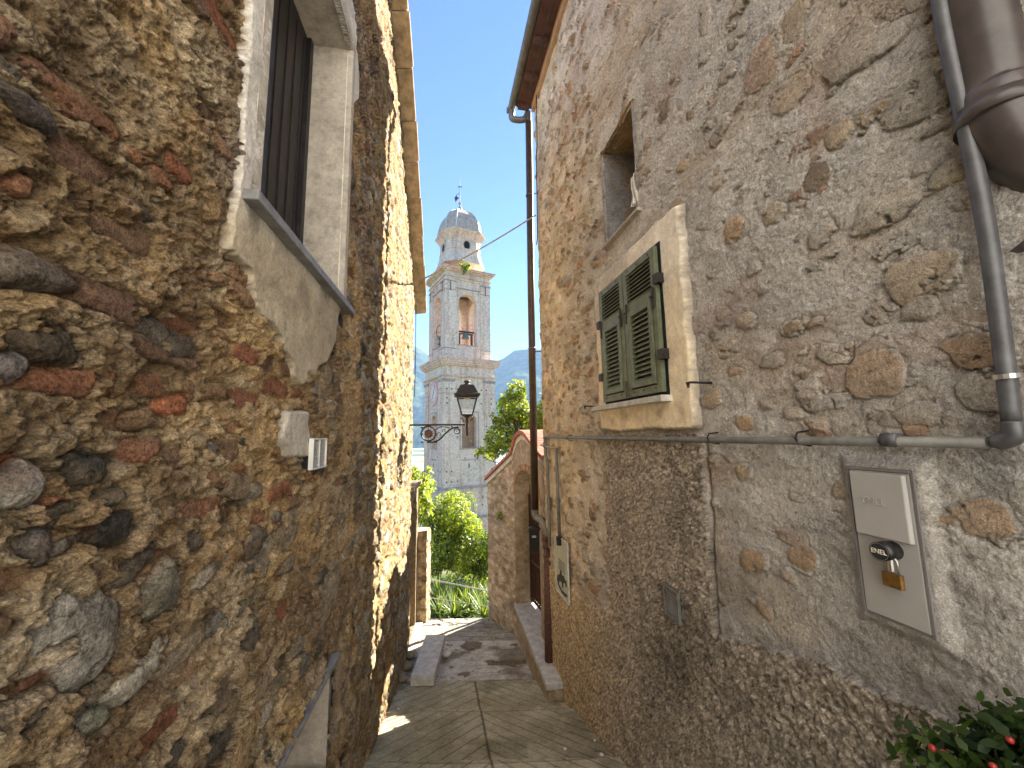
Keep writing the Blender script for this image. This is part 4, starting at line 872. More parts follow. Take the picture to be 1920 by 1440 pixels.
# thick waste pipe at the upper right
sp=empty('waste_pipe',WR(1.0,.6,.1)); tag(sp,'thick dark waste pipe bending away at the top right corner','pipe')
q0=dep(1862,140,1.02); pp=[np.array([q0[0],q0[1],5.3]),np.array([q0[0],q0[1],3.0]),np.array([q0[0],q0[1],1.6]),q0,dep(1876,200,1.01),dep(1915,265,.99),dep(1985,322,.97),np.array(WR(.94,dep(2060,360,.95)[2],-.10))]
MB().tube(pth([tuple(x) for x in pp],8),.088,28).build('pipe',Mt['bigpipe'],sp,True)
m_=MB(); ring(m_,dep(1873,215,1.01),np.array(dep(1876,225,1.01))-np.array(dep(1862,140,1.02)),.0905,.05,28); m_.build('socket',Mt['bigpipe'],sp,True)
MB().tube([tuple(dep(1912,455,1.03)),WR(.97,dep(1950,500,.98)[2],-.08)],.03,12).build('stub',Mt['bigpipe'],sp,True)
# ================================================================== METER CABINET
mc=empty('meter_cabinet',WR(1.43,-.675,.03)); tag(mc,'pale grey meter cabinet door set in the right wall','meter cabinet')
y0,y1,z0,z1=1.325,1.535,-.68,-.148
m_=MB(); m_.wbox(WR,y0,y0+.008,z0,z1,-.04,.0305); m_.wbox(WR,y1-.008,y1,z0,z1,-.04,.0325); m_.wbox(WR,y0+.008,y1-.008,z1-.01,z1,-.04,.0335); m_.wbox(WR,y0+.008,y1-.008,z0,z0+.008,-.04,.026); m_.build('frame',Mt['boxframe'],mc)
MB().wbox(WR,y0+.011,y1-.010,z0+.010,z1-.012,.015,.030).build('door',Mt['boxgray'],mc,bevel=.003)
m_=MB(); A_=[(y0+.018,.0305),(y0+.025,.043),(y1-.018,.043),(y1-.015,.0305)]
m_.add([WR(y,z1-.245,o) for y,o in A_]+[WR(y,z1-.018,o) for y,o in A_],[(0,1,2,3),(7,6,5,4),(0,4,5,1),(1,5,6,2),(2,6,7,3),(3,7,4,0)]); m_.build('cover',Mt['boxgray'],mc,bevel=.004)
def text(name,body,size,W,y,z,o,mat,par,ext=.0012,sx=1,font=None,bold=0):
    cu=bpy.data.curves.new(name,'FONT'); cu.body=body; cu.size=size; cu.extrude=ext; cu.align_x='CENTER'; cu.align_y='CENTER'; cu.offset=bold; cu.resolution_u=3
    ob=bpy.data.objects.new(name,cu); COL.objects.link(ob); dg=bpy.context.evaluated_depsgraph_get(); dg.update()
    me=bpy.data.meshes.new_from_object(ob.evaluated_get(dg)); bpy.data.objects.remove(ob)
    o0=Vector(W(y,z,o)); X_=(Vector(W(y-1,z,o))-o0).normalized() if W is WR else (Vector(W(y+1,z,o))-o0).normalized(); N_=(Vector(W(y,z,o+1))-o0).normalized(); Z_=Vector((0,0,1))
    for v in me.vertices: c=v.co.copy(); v.co=o0+X_*c.x*sx+Z_*c.y+N_*c.z
    me.materials.clear(); me.materials.append(mat); t=bpy.data.objects.new(name,me); COL.objects.link(t)
    if par: t.parent=par; t.matrix_parent_inverse=par.matrix_world.inverted()
    return t
text('lettering','ENEL',.034,WR,1.445,-.268,.0435,Mt['boxgray'],mc,.0018)
lk=empty('round_lock',WR(1.415,-.42,.06)); tag(lk,'round black cylinder lock with cream lettering on the meter cabinet','lock')
n_=(Vector(WR(1,0,1))-Vector(WR(1,0,0)))
c=Vector(WR(1.412,-.428,.03)); m_=MB(); m_.tube([c,c+n_*.062],.031,28); m_.build('barrel',Mt['black'],lk,True)
m_=MB(); m_.tube([c+n_*.0622,c+n_*.0628],.029,28); m_.build('disc_rim',Mt['steel'],lk); m_=MB(); m_.tube([c+n_*.0629,c+n_*.0636],.027,28); m_.build('disc',Mt['ink'],lk)
text('lettering','ENEL',.0225,WR,1.412,-.428,.0945,Mt['lettercream'],lk,.0006,.95,bold=.0002)
pk=empty('padlock',WR(1.40,-.53,.05)); tag(pk,'small old brass padlock hanging below the round black lock','padlock')
c=Vector(WR(1.403,-.52,.060)); yv=(Vector(WR(2,0,0))-Vector(WR(1,0,0))).normalized()
m_=MB(); m_.hexa([c+yv*a+n_*b_+Vector((0,0,h)) for h in (-.026,.022) for a,b_ in ((-.029,-.009),(-.029,.009),(.029,.009),(.029,-.009))]); m_.build('body',Mt['brass'],pk,bevel=.003)
sh=[c+yv*(.019*math.cos(t))+Vector((0,0,.022+.035+ .019*math.sin(t)-.0)) for t in np.linspace(0,math.pi,10)]
sh=[c+yv*.019+Vector((0,0,.02))]+sh+[c-yv*.019+Vector((0,0,.02))]
MB().tube(sh,.0045,8).build('shackle',Mt['steel'],pk,True)
m_=MB(); m_.tube([c+n_*.0+Vector((0,0,.03)),c+Vector((0,0,.075))],.010,10); m_.build('hasp',Mt['steel'],pk)
# lower grey vent, hooks, notice, number
grille('wall_vent',WR,2.66,2.82,-1.245,-1.05,.035,Mt['greenpipe'],'small grey slatted vent low in the render of the right wall',9,1)
for i,(px0,py0,px1,py1,sz) in enumerate(((1333,718,1292,722,1),(1122,762,1103,762,1))):
    hk=empty('shutter_hook',onw(px0,py0,.0)); tag(hk,['bent iron shutter hook right of the green shutters','small iron shutter hook left of the green shutters'][i],'shutter hook',None)
    q0=Vector(onw(px0,py0,0)); q1=q0+n_*.13+Vector((0,0,.004)); yd=yv*.03
    MB().tube(pth([q0-n_*.03,q0+n_*.05,q1+yd*.5,q1+yd+Vector((0,0,-.012))],5),[.007]*16,6).build('rod',Mt['iron'],hk)
    m_=MB(); m_.tube([q1+yd+Vector((0,0,-.03)),q1+yd*1.1+Vector((0,0,.004))],[.006,.012],6); m_.build('catch',Mt['iron'],hk)
no=empty('notice_board',WR(5.1,-1.9,.04)); tag(no,'grey green printed notice with black drawing beside the downpipe','notice')
ny0,ny1=4.83,5.32; nz0,nz1=-2.02,-1.33
MB().wbox(WR,ny0,ny1,nz0,nz1,.035,.047).build('panel',Mt['notice'],no)
m_=MB(); m_.wbox(WR,ny0-.008,ny0,nz0,nz1,.033,.052); m_.wbox(WR,ny1,ny1+.008,nz0,nz1,.033,.052); m_.wbox(WR,ny0,ny1,nz1,nz1+.008,.033,.052); m_.wbox(WR,ny0,ny1,nz0-.008,nz0,.033,.052); m_.build('frame',Mt['palestone'],no)
m_=MB()
for k in range(5): m_.wbox(WR,ny0+.10,ny1-.12-.02*(k%2),-1.61-.028*k,-1.60-.028*k,.0475,.0485)
m_.each('text_line',Mt['ink'],no)
bl=[(0,0),(.04,.08),(.12,.11),(.15,.19),(.20,.20),(.24,.14),(.30,.17),(.36,.12),(.40,.14),(.41,.05),(.36,.02),(.34,.07),(.28,.05),(.26,-.04),(.22,-.05),(.20,.02),(.12,.02),(.08,-.06),(.03,-.05)]
MB().prism([(ny1-.05-u*.95,-1.88+v*.8) for u,v in bl],lambda y,z: WR(y,z,.0476),lambda y,z: WR(y,z,.0486)).build('drawing',Mt['ink'],no)
MB().prism([(ny1-.06-u*.95,v) for u,v in ((0,-1.93),(.1,-1.92),(.2,-1.945),(.3,-1.94),(.4,-1.93),(.4,-1.96),(.3,-1.985),(.18,-1.985),(.08,-1.96))],lambda y,z: WR(y,z,.0476),lambda y,z: WR(y,z,.0486)).build('drawing',Mt['ink'],no)
nb=MB().wbox(WR,5.55,5.70,-1.06,-.90,.03,.045).build('house_number',Mt['numtile']); tag(nb,'small cream tile with house number 15 by the gate corner','number plate')
text('numerals','15',.12,WR,5.625,-.98,.0455,Mt['ink'],nb,.001)
# rag in niche
rg=MB(); u,v=np.meshgrid(np.linspace(0,1,16),np.linspace(0,1,24)); 
yy=2.905+.07*u*(1-.35*v)+.01*np.sin(v*6); oo=.02+.022*np.sin(u*11+v*3)*(.4+v); zz=2.10-.26*v-.02*u
idx=np.arange(16*24).reshape(24,16); Pn=np.array([[WR(float(yy[i,j]),float(zz[i,j]),float(oo[i,j])) for j in range(16)] for i in range(24)]).reshape(-1,3)
rgo=mesh('rag',Pn,np.stack([idx[:-1,:-1],idx[:-1,1:],idx[1:,1:],idx[1:,:-1]],-1).reshape(-1,4),Mt['cloth'],None,True); tag(rgo,'off white rag hanging at the edge of the walled niche','cloth'); mo=rgo.modifiers.new('s','SOLIDIFY'); mo.thickness=.006
# ---- cables
a=Vector(WL(7.05,dep(778,528,7.05)[2],.06)); b=Vector(WR(5.84,0,.04)); b.z=dep(1013,404,5.85)[2]
pts=[a.lerp(b,t)+Vector((0,0,-.05*4*t*(1-t))) for t in np.linspace(0,1,14)]
ca=MB().tube(pts,.013,6); 
for t in (.12,.28,.42,.55): ring(ca,a.lerp(b,t)+Vector((0,0,-.05*4*t*(1-t)-.004)),b-a,.02,.03,8)
ca=ca.build('overhead_cable',Mt['rope']); tag(ca,'pale grey cable strung across the sky between the two houses','cable')
c_=MB().tube([WR(5.55,5.38,.06),WR(5.58,4.9,.06),WR(5.62,4.55,.05),WR(5.66,4.48,.05),WR(5.70,4.4,.05),WR(5.72,3.7,.05),WR(5.74,3.2,.05),WR(5.75,3.05,.05),WR(5.82,2.98,.05)],.008,6)
c_.tube([WR(1.8,5.36,.2),WR(5.55,5.36,.2)],.008,6)
o=c_.build('wall_cable',Mt['iron']); tag(o,'thin black cable running down the corner of the right house','cable')
x=MB().tube([WL(7.10,2.5,.04),WL(7.09,1.6,.05),WL(7.11,.7,.04)],.008,6); o=x.build('hanging_cable',Mt['iron']); tag(o,'thin dark cable hanging at the sunlit end of the left house','cable')
# ================================================================== STREET LAMP
sl=empty('street_lamp',(-1.76,6.5,.16)); tag(sl,'old fashioned wall lantern on scrolled iron bracket','street lamp')
D=6.5
def lp(px,py): return Vector(dep(px,py,D))
MB().tube([lp(762,797),lp(872,796)],.016,10).build('bracket_arm',Mt['iron'],sl,True)
def arc(cx,cy,r,a0,a1,n=18,r1=None): r1=r if r1 is None else r1; return [lp(cx+(r+(r1-r)*i/n)*math.cos(a0+(a1-a0)*i/n),cy-(r+(r1-r)*i/n)*math.sin(a0+(a1-a0)*i/n)) for i in range(n+1)]
m_=MB(); m_.tube(arc(803.5,813,13.5,0,2*math.pi,28),.014,6); m_.tube(arc(803.5,813,7,0,2*math.pi,20),.008,6); m_.tube(pth([lp(801,829),lp(812,829),lp(824,824),lp(836,812),lp(848,803),lp(860,801)],5),.014,6)
m_.tube(arc(857,808,5.5,-.3,2*math.pi-.3,16),.009,6); m_.tube(arc(857,808,4,0,5,10,.5),.007,6); m_.tube(pth([lp(817,806),lp(824,801),lp(834,800.5),lp(843,803)],5),.008,6); m_.tube(arc(824,815,5,3.6,-1.8,14,1.5),.007,6); m_.tube(arc(833,808,4,3.6,-1.8,12,1.2),.006,6)
for k in range(12): 
    t=k*math.pi/6; m_.tube([lp(803.5+6*math.cos(t),813-6*math.sin(t)),lp(803.5+13*math.cos(t),813-13*math.sin(t))],.004,4)
for q in ((789,802),(788,814.5),(789,829),(815,829)): m_.tube([lp(q[0],q[1]),lp(q[0]+5,q[1])],.012,6)
m_.build('scrollwork',Mt['iron'],sl)
c=lp(803.5,813); m_=MB(); m_.tube([c+Vector((0,-.012,0)),c+Vector((0,.012,0))],.058,18); m_.build('rosette',Mt['rust'],sl)
m_=MB(); cx,cy=lp(875.8,800).x,D; z=lambda py: lp(875.8,py).z
m_.lathe([(.012,z(817)),(.020,z(812)),(.028,z(802)),(.02,z(796)),(.03,z(790)),(.022,z(784)),(.07,z(779)),(.085,z(777.5))],(cx,cy,0),14); m_.tube([(cx-.05,cy,z(790)),(cx-.10,cy,z(784)),(cx-.07,cy,z(779))],.008,6);m_.tube([(cx+.05,cy,z(790)),(cx+.10,cy,z(784)),(cx+.07,cy,z(779))],.008,6)
m_.build('holder',Mt['iron'],sl,True)
def sq(r,zz,rot=math.radians(8)): return [(cx+r*1.414*math.cos(rot+math.pi/4+k*math.pi/2),cy+r*1.414*math.sin(rot+math.pi/4+k*math.pi/2),zz) for k in range(4)]
zb_,zt_=z(778),z(745.5); b4=sq(.088,zb_); t4=sq(.165,zt_)
m_=MB()
for k in range(4): m_.tube([b4[k],t4[k]],.012,6); m_.tube([b4[k],b4[(k+1)%4]],.010,6); m_.tube([t4[k],t4[(k+1)%4]],.012,6)
m_.build('lantern_frame',Mt['iron'],sl)
for k in range(4): MB().add([b4[k],b4[(k+1)%4],t4[(k+1)%4],t4[k]],[(0,1,2,3)]).build('glass_pane',Mt['glass'],sl)
def fr4(l): 
    m=MB(); n=len(l)
    for r_,zz in l: m.v+=sq(r_,zz)
    for i in range(n-1):
        for k in range(4): m.f.append((i*4+k,i*4+(k+1)%4,(i+1)*4+(k+1)%4,(i+1)*4+k))
    m.f.append((3,2,1,0)); m.f.append(tuple((n-1)*4+k for k in range(4))); return m
fr4([(.19,z(743.5)),(.215,z(742)),(.215,z(739.5)),(.18,z(738)),(.115,z(723.5)),(.10,z(722))]).build('cap',Mt['iron'],sl)
m_=MB(); m_.lathe([(.09,z(722)),(.045,z(720)),(.035,z(718.5)),(.062,z(716)),(.05,z(714)),(.012,z(712.5))],(cx,cy,0),14); m_.build('finial',Mt['iron'],sl,True)
fr4([(.05,z(745.2)),(.055,z(747)),(.03,z(750))][::-1]).build('lamp_socket',Mt['white'],sl)
# ================================================================== CHURCH TOWER
Mt['tower']=None
def towermat(name,col,pink,lo=.6):
    m,n,b=newmat(name); co=texco(n)
    br=n.nodes.new('ShaderNodeTexBrick'); br.inputs['Scale'].default_value=1.7; br.inputs['Mortar Size'].default_value=.03; br.inputs['Color1'].default_value=(1,1,1,1); br.inputs['Color2'].default_value=(.8,.78,.76,1); br.inputs['Mortar'].default_value=(.88,.86,.85,1)
    mp=n.nodes.new('ShaderNodeMapping'); tc=n.nodes.new('ShaderNodeTexCoord'); n.links.new(tc.outputs['Object'],mp.inputs[0]); mp.inputs['Rotation'].default_value=(math.pi/2,0,0.0); n.links.new(mp.outputs[0],br.inputs[0])
    c=ramp(n,noise(n,co,.45,5,.65),[(.35,col),(.62,pink)])
    f=ramp(n,noise(n,co,6,7,.75),[(.3,g(lo)),(.55,g(1)),(.8,g(1.2))]); c=mixc(n,c,f,1,'MULTIPLY'); c=mixc(n,c,br.outputs[0],.6,'MULTIPLY')
    cs=texco(n,(1.2,1.2,.16)); s_=ramp(n,noise(n,cs,1.3,5,.7),[(.35,(.62,.56,.52)),(.52,g(1))]); c=mixc(n,c,s_,.7,'MULTIPLY')
    v=ramp(n,noise(n,co,2.6,5,.8),[(.30,(.40,.34,.30)),(.46,g(1))]); c=mixc(n,c,v,.85,'MULTIPLY')
    n.links.new(c,b.inputs[0]); b.inputs['Roughness'].default_value=.95; b.inputs['Specular IOR Level'].default_value=.1; bump(n,noise(n,co,5,8,.7),.7,.06,b); return m
Mt['tower']=towermat('tower_stone',(.80,.69,.56),(.82,.63,.52)); Mt['towerw']=towermat('tower_warm',(.82,.67,.53),(.82,.58,.48))
Mt['towerin']=towermat('tower_inside',(.42,.27,.16),(.50,.34,.22)); Mt['tdark']=plain('tower_dark',(.10,.07,.055),.9,0,.3,3,0)
Mt['tledge']=plain('tower_ledge',(.40,.34,.31),.85,0,.25,2,.4,.2,.02)
AL=math.radians(30); K0=np.array([-7.3,40.0]); E1=np.array([math.cos(AL),math.sin(AL)]); E2=np.array([-math.sin(AL),math.cos(AL)]); W_=6.2
def TT(u,v,z): p=K0+E1*u+E2*v; return (p[0],p[1],z)
zk=lambda py: float(dep(831,py,40)[2])
tw=empty('bell_tower',(TT(3.1,3.1,0)[0],TT(3.1,3.1,0)[1],-18)); tag(tw,'tall pinkish stone church bell tower with tiled dome','bell tower')
def FR(s,t,z,i=0): return TT(i+s,i+t,z)         # right-hand face, t inwards
def facemap(k,i):
    w=W_-2*i
    return [lambda s,t,z: TT(i+s,i+t,z), lambda s,t,z: TT(i+t,i+s,z), lambda s,t,z: TT(i+s,W_-i-t,z), lambda s,t,z: TT(W_-i-t,i+s,z)][k]
def band(mb,i,z0,z1): mb.box(i,W_-i,i,W_-i,z0,z1,TT)
# plinth and lower shaft
m_=MB(); band(m_,-.14,-20,zk(978)); band(m_,-.05,zk(978)+.002,zk(915)); m_.build('base',Mt['tower'],tw)
m_=MB(); band(m_,-.22,zk(920),zk(915.5)); band(m_,-.3,zk(980),zk(976)); m_.build('string_course',Mt['tledge'],tw)
zl,zh=zk(915)+.002,zk(705)
lo=[]
for k in range(4):
    m_=MB(); T_=facemap(k,.12); a_w=W_-.24
    if k==0: arch_wall(m_,T_,0,a_w,zl,zh,a_w/2-.85,a_w/2+.85,zk(842),zk(786),zk(776)-zk(786),0,.62)
    elif k==1: arch_wall(m_,T_,.621,a_w,zl,zh,a_w/2-.75,a_w/2+.75,zk(842),zk(786),zk(776)-zk(786),0,.62)
    else: m_.box(.0 if k==2 else .621,a_w if k==2 else a_w-.621,0,.62,zl,zh,T_)
    m_.build('shaft_wall',Mt['tower'] if k!=1 else Mt['towerw'],tw)
m_=MB(); m_.box(.9,W_-.9,.9,W_-.9,zl,zh,TT); m_.build('shaft_core',Mt['towerin'],tw)
for k in range(2):
    T_=facemap(k,0)
    for s0,s1 in ((0,1.35),(W_-1.35,W_)):
        MB().box(s0+(.121 if k==1 and s0==0 else 0),s1,0.0,.118,zl,zk(705),T_).build('pilaster',Mt['tower'] if k==0 else Mt['towerw'],tw)
        m_=MB(); m_.box(s0-.06,s1+.06,-.10,.05,zk(712),zk(709),T_); m_.box(s0-.03,s1+.03,-.05,.05,zk(714.5),zk(712.2),T_); m_.build('capital',Mt['tledge'],tw)
        MB().box(s0-.02,s1+.02,-.04,.05,zk(737),zk(735.5),T_).build('necking',Mt['tledge'],tw)
    # window frame raised band and sill
    c=W_/2; MB().box(c-1.15,c+1.15,.03,.115,zk(844),zk(842.3),T_).build('window_sill',Mt['tledge'],tw)
    m_=MB(); hw=1.12
    m_.box(c-hw,c-hw+.12,.08,.119,zk(842),zk(773),T_); m_.box(c+hw-.12,c+hw,.08,.119,zk(842),zk(773),T_); m_.box(c-hw,c+hw,.08,.119,zk(773)+.003,zk(770.5),T_); m_.build('window_frame',Mt['tledge'],tw)
    MB().box(c-.9,c+.9,.07,.119,zk(866),zk(864),T_).build('panel_ledge',Mt['tledge'],tw)
    MB().box(c-.9,c+.9,.06,.119,zk(895),zk(892.5),T_).build('panel_ledge',Mt['palestone'],tw)
    MB().box(c-.12,c+.02,.10,.1215,zk(880),zk(872),T_).build('slit',Mt['tdark'],tw)
ho=MB(); rnd=random.Random(5)
for k in range(2):
    T_=facemap(k,0)
    for py in (858,885,905,755,800,820,745,728,940,955):
        for s in (.5,1.05,1.75,4.55,5.1,5.7):
            if rnd.random()<.55: 
                d=.1 if (s<1.35 or s>4.85) else .0; t=-.006 if d else .114; 
                if py>915: t=-.056
                ho.box(s-.09,s+.07,t,t+.02,zk(py+1.6),zk(py-1.2),T_)
ho=ho.build('putlog_shade_boxes',Mt['tdark'],tw); ho['kind']='stuff'  # thin dark boxes on the face, shade of putlog holes put into colour
m_=MB(); band(m_,.02,zk(705)+.002,zk(684)); m_.build('frieze',Mt['tower'],tw)
m_=MB(); band(m_,-.12,zk(704.5),zk(703)); band(m_,-.18,zk(703)+.002,zk(701.5)); band(m_,-.15,zk(684)+.002,zk(681)); band(m_,-.30,zk(681)+.002,zk(677.5)); band(m_,-.42,zk(677.5)+.002,zk(673)); band(m_,-.52,zk(673)+.002,zk(670.3)); band(m_,-.56,zk(670.3)+.002,zk(668.8)); m_.build('lower_cornice',Mt['towerw'],tw)
# clock
T_=facemap(1,0); cz=float(dep(813,738,42.7)[2]); cs=3.1
def disc(T,s,z,r,t0,t1,n=40): m=MB(); m.prism([(s+r*math.cos(2*math.pi*k/n),z+r*math.sin(2*math.pi*k/n)) for k in range(n)],lambda a,b:T(a,t0,b),lambda a,b:T(a,t1,b)); return m
Mt['pink']=plain('clock_pink',(.68,.45,.40),.8,0,.06,3,.1); Mt['pink2']=plain('clock_rim',(.50,.30,.27),.8,0,.06,3,.1); Mt['palepink']=plain('clock_pale',(.72,.58,.52),.8,0,.06,3,.1)
disc(T_,cs,cz,1.42,.06,.12).build('clock_rim',Mt['pink2'],tw); cf=disc(T_,cs,cz,1.34,.05,.11).build('clock_face',Mt['pink'],tw)
disc(T_,cs,cz,.80,.042,.06).build('clock_centre',Mt['palepink'],cf)
m_=MB()
for k in range(12):
    t=k*math.pi/6; q=[(cs+r*math.cos(t)+w*math.sin(t),cz+r*math.sin(t)-w*math.cos(t)) for r,w in ((.95,-.05),(1.22,-.06),(1.22,.06),(.95,.05))]; m_.prism(q,lambda a,b:T_(a,.044,b),lambda a,b:T_(a,.056,b))
m_.build('numerals',Mt['pink2'],cf)
for ang,L in ((math.radians(118),1.05),(math.radians(-62),.75)):
    q=[(cs-math.cos(ang)*.2-.06*math.sin(ang),cz-math.sin(ang)*.2+.06*math.cos(ang)),(cs-math.cos(ang)*.2+.06*math.sin(ang),cz-math.sin(ang)*.2-.06*math.cos(ang)),(cs+math.cos(ang)*L+.02*math.sin(ang),cz+math.sin(ang)*L-.02*math.cos(ang)),(cs+math.cos(ang)*L-.02*math.sin(ang),cz+math.sin(ang)*L+.02*math.cos(ang))]
    MB().prism(q,lambda a,b:T_(a,.02,b),lambda a,b:T_(a,.035,b)).build('clock_hand',Mt['ink'],cf)
# belfry
I=.34; bw=W_-2*I; z0,z1=zk(668.8)+.002,zk(516)
for k in range(4):
    m_=MB(); T_=facemap(k,I+.1); w_=bw-.2; th=.85; s0=0 if k in(0,2) else th+.001; s1=w_ if k in(0,2) else w_-th-.001
    arch_wall(m_,T_,s0,s1,z0,z1,w_/2-1.08,w_/2+1.08,zk(640),zk(558),zk(541)-zk(558),0,th,18)
    m_.build('belfry_wall',Mt['tower'] if k!=1 else Mt['towerw'],tw)
m_=MB(); m_.box(I+.95,W_-I-.95,I+.95,W_-I-.95,z1-.5,z1,TT); m_.build('belfry_ceiling',Mt['tdark'],tw)
m_=MB(); m_.box(I+.95,W_-I-.95,I+.95,W_-I-.95,zk(650),zk(642),TT); m_.build('belfry_floor',Mt['towerin'],tw)
for k in range(4):
    T_=facemap(k,I)
    for s0,s1 in ((0,1.25),(bw-1.25,bw)):
        e=.101 if (k in (1,3)) else 0
        MB().box(max(s0,e),min(s1,bw-e),0,.098,z0,z1,T_).build('pilaster',Mt['tower'] if k!=1 else Mt['towerw'],tw)
        MB().box(s0-.05,s1+.05,-.06,.05,zk(650),zk(648.5),T_).build('pedestal_cap',Mt['tledge'],tw)
        m_=MB(); m_.box(s0-.05,s1+.05,-.09,.05,zk(521.5),zk(519.5),T_); m_.box(s0-.02,s1+.02,-.05,.05,zk(537.5),zk(536.5),T_); m_.each(['capital','necking'],Mt['tledge'],tw)
        MB().box((s0+s1)/2-.03,(s0+s1)/2+.03,-.13,-.08,zk(540),zk(521),T_).build('iron_tie',Mt['iron'],tw)
    MB().box(bw/2-1.45,bw/2+1.45,-.02,.09,zk(532.5),zk(531.3),T_).build('hood_line',Mt['tledge'],tw)
    MB().box(bw/2-1.25,bw/2+1.25,-.03,.2,zk(641.5),zk(640.2),T_).build('belfry_sill',Mt['tledge'],tw)
m_=MB(); band(m_,I+.02,z1+.002,zk(503)); m_.build('upper_frieze',Mt['tower'],tw)
m_=MB(); band(m_,I-.12,zk(512),zk(510.5)); band(m_,I-.10,zk(503)+.002,zk(501)); band(m_,I-.26,zk(501)+.002,zk(498.5)); band(m_,I-.44,zk(498.5)+.002,zk(496)); band(m_,I-.52,zk(496)+.002,zk(494.6)); m_.build('upper_cornice',Mt['towerw'],tw)
# weed on the cornice
# octagon drum and dome
tc_=TT(3.1,3.1,0); oc=(tc_[0]+.12,tc_[1],0); zo=lambda py: float(dep(863,py,43.2)[2]); rot=math.radians(-60)+math.radians(22.5)-math.radians(4)+math.radians(18)
OA=[math.radians(-60+90*(k//2)+(-31 if k%2==0 else 31)) for k in range(8)]
def octo(prof,name,mat,n=8): 
    m=MB(); vs=[];
    for r,zz in prof:
        for k in range(n): a=OA[k]; vs.append((oc[0]+r*math.cos(a),oc[1]+r*math.sin(a),zz))
    L=len(prof); fs=[(i*n+k,i*n+(k+1)%n,(i+1)*n+(k+1)%n,(i+1)*n+k) for i in range(L-1) for k in range(n)]; fs+=[tuple(range(n))[::-1],tuple((L-1)*n+k for k in range(n))]
    return m.add(vs,fs).build(name,mat,tw)
drum=octo([(2.95,zo(500)),(2.85,zo(494)),(2.62,zo(486)),(2.52,zo(478)),(2.46,zo(474)),(2.42,zo(460)),(2.42,zo(454))],'drum',Mt['tower'])
octo([(2.50,zo(475.5)),(2.58,zo(474)),(2.50,zo(472.5))],'drum_string',Mt['towerw'])
octo([(2.46,zo(456)),(2.62,zo(451)),(2.85,zo(446)),(3.05,zo(443)),(3.10,zo(441.5)),(2.95,zo(440))],'eaves_cornice',Mt['towerw'])
def domemat():
    m,n,b=newmat('dome_tiles'); co=texco(n); br=n.nodes.new('ShaderNodeTexBrick'); br.inputs['Scale'].default_value=1.5; br.inputs['Mortar Size'].default_value=.05
    br.inputs['Color1'].default_value=(.56,.46,.38,1); br.inputs['Color2'].default_value=(.76,.66,.56,1); br.inputs['Mortar'].default_value=(.26,.21,.18,1)
    mp=n.nodes.new('ShaderNodeMapping'); tc=n.nodes.new('ShaderNodeTexCoord'); n.links.new(tc.outputs['Object'],mp.inputs[0]); mp.inputs['Rotation'].default_value=(math.pi/2,0,0); n.links.new(mp.outputs[0],br.inputs[0])
    f=ramp(n,noise(n,co,3,6,.7),[(.3,g(.7)),(.7,(1.3,1.2,1.15))]); n.links.new(mixc(n,br.outputs[0],f,1,'MULTIPLY'),b.inputs[0]); b.inputs['Roughness'].default_value=.55; bump(n,br.outputs['Fac'],.8,.05,b); return m
Mt['dome']=domemat()
dp=[(2.98,zo(440.2)),(2.75,zo(438)),(2.68,zo(432)),(2.60,zo(424)),(2.42,zo(415)),(2.12,zo(406)),(1.70,zo(399)),(1.15,zo(393)),(.55,zo(389.5)),(.35,zo(388.5))]
dm=octo(dp,'dome',Mt['dome'])
for k in range(8):
    a=OA[k]; MB().tube([(oc[0]+(r+.03)*math.cos(a),oc[1]+(r+.03)*math.sin(a),zz) for r,zz in dp],.085,6).build('rib',Mt['palestone'],dm)
fi=MB(); fi.lathe([(.52,zo(391)),(.36,zo(387)),(.22,zo(381)),(.08,zo(376)),(.05,zo(375)),(.16,zo(374)),(.20,zo(372.7)),(.16,zo(371.4)),(.05,zo(370.5)),(.045,zo(345)),(.02,zo(322))],(oc[0],oc[1],0),12)
fi=fi.build('finial',Mt['tledge'],tw,True)
m_=MB(); m_.box(oc[0]-.28,oc[0]+.28,oc[1]-.03,oc[1]+.03,zo(340.8),zo(339.6)); m_.tube([(oc[0]-.05,oc[1],zo(352)),(oc[0]-.45,oc[1]-.1,zo(357)),(oc[0]-.5,oc[1]-.1,zo(370))],.03,5)
m_.prism([(oc[0]-.6,zo(366)),(oc[0]-.48,zo(372)),(oc[0]-.36,zo(366)),(oc[0]-.12,zo(362)),(oc[0]-.36,zo(360)),(oc[0]-.42,zo(355)),(oc[0]-.52,zo(359)),(oc[0]-.68,zo(362))],lambda x,z:(x,oc[1]-.12,z),lambda x,z:(x,oc[1]-.06,z)); m_.each(['cross_arm','vane_rod','weather_vane'],Mt['rust'],fi)
# oculi in drum faces
for k in range(4):
    a=math.radians(-60+90*k); r=2.43*math.cos(math.radians(31)); n3=Vector((math.cos(a),math.sin(a),0)); s3=Vector((-math.sin(a),math.cos(a),0)); cc_=Vector((oc[0],oc[1],zo(466)))+n3*r
    ov=[(cc_+s3*.36*math.cos(t)+Vector((0,0,.50*math.sin(t)))) for t in np.linspace(0,2*math.pi,20,False)]
    m_=MB(); m_.add([tuple(v-n3*.1) for v in ov]+[tuple(v+n3*.03) for v in ov],[tuple(range(20))[::-1],tuple(range(20,40))]+[(i,(i+1)%20,20+(i+1)%20,20+i) for i in range(20)]); m_.build('oval_window',Mt['dark'],drum)
    m_=MB(); m_.tube([tuple(cc_+s3*.42*math.cos(t)+Vector((0,0,.56*math.sin(t)))+n3*.03) for t in np.linspace(0,2*math.pi,21)],.05,5); m_.build('oval_frame',Mt['tledge'],drum)
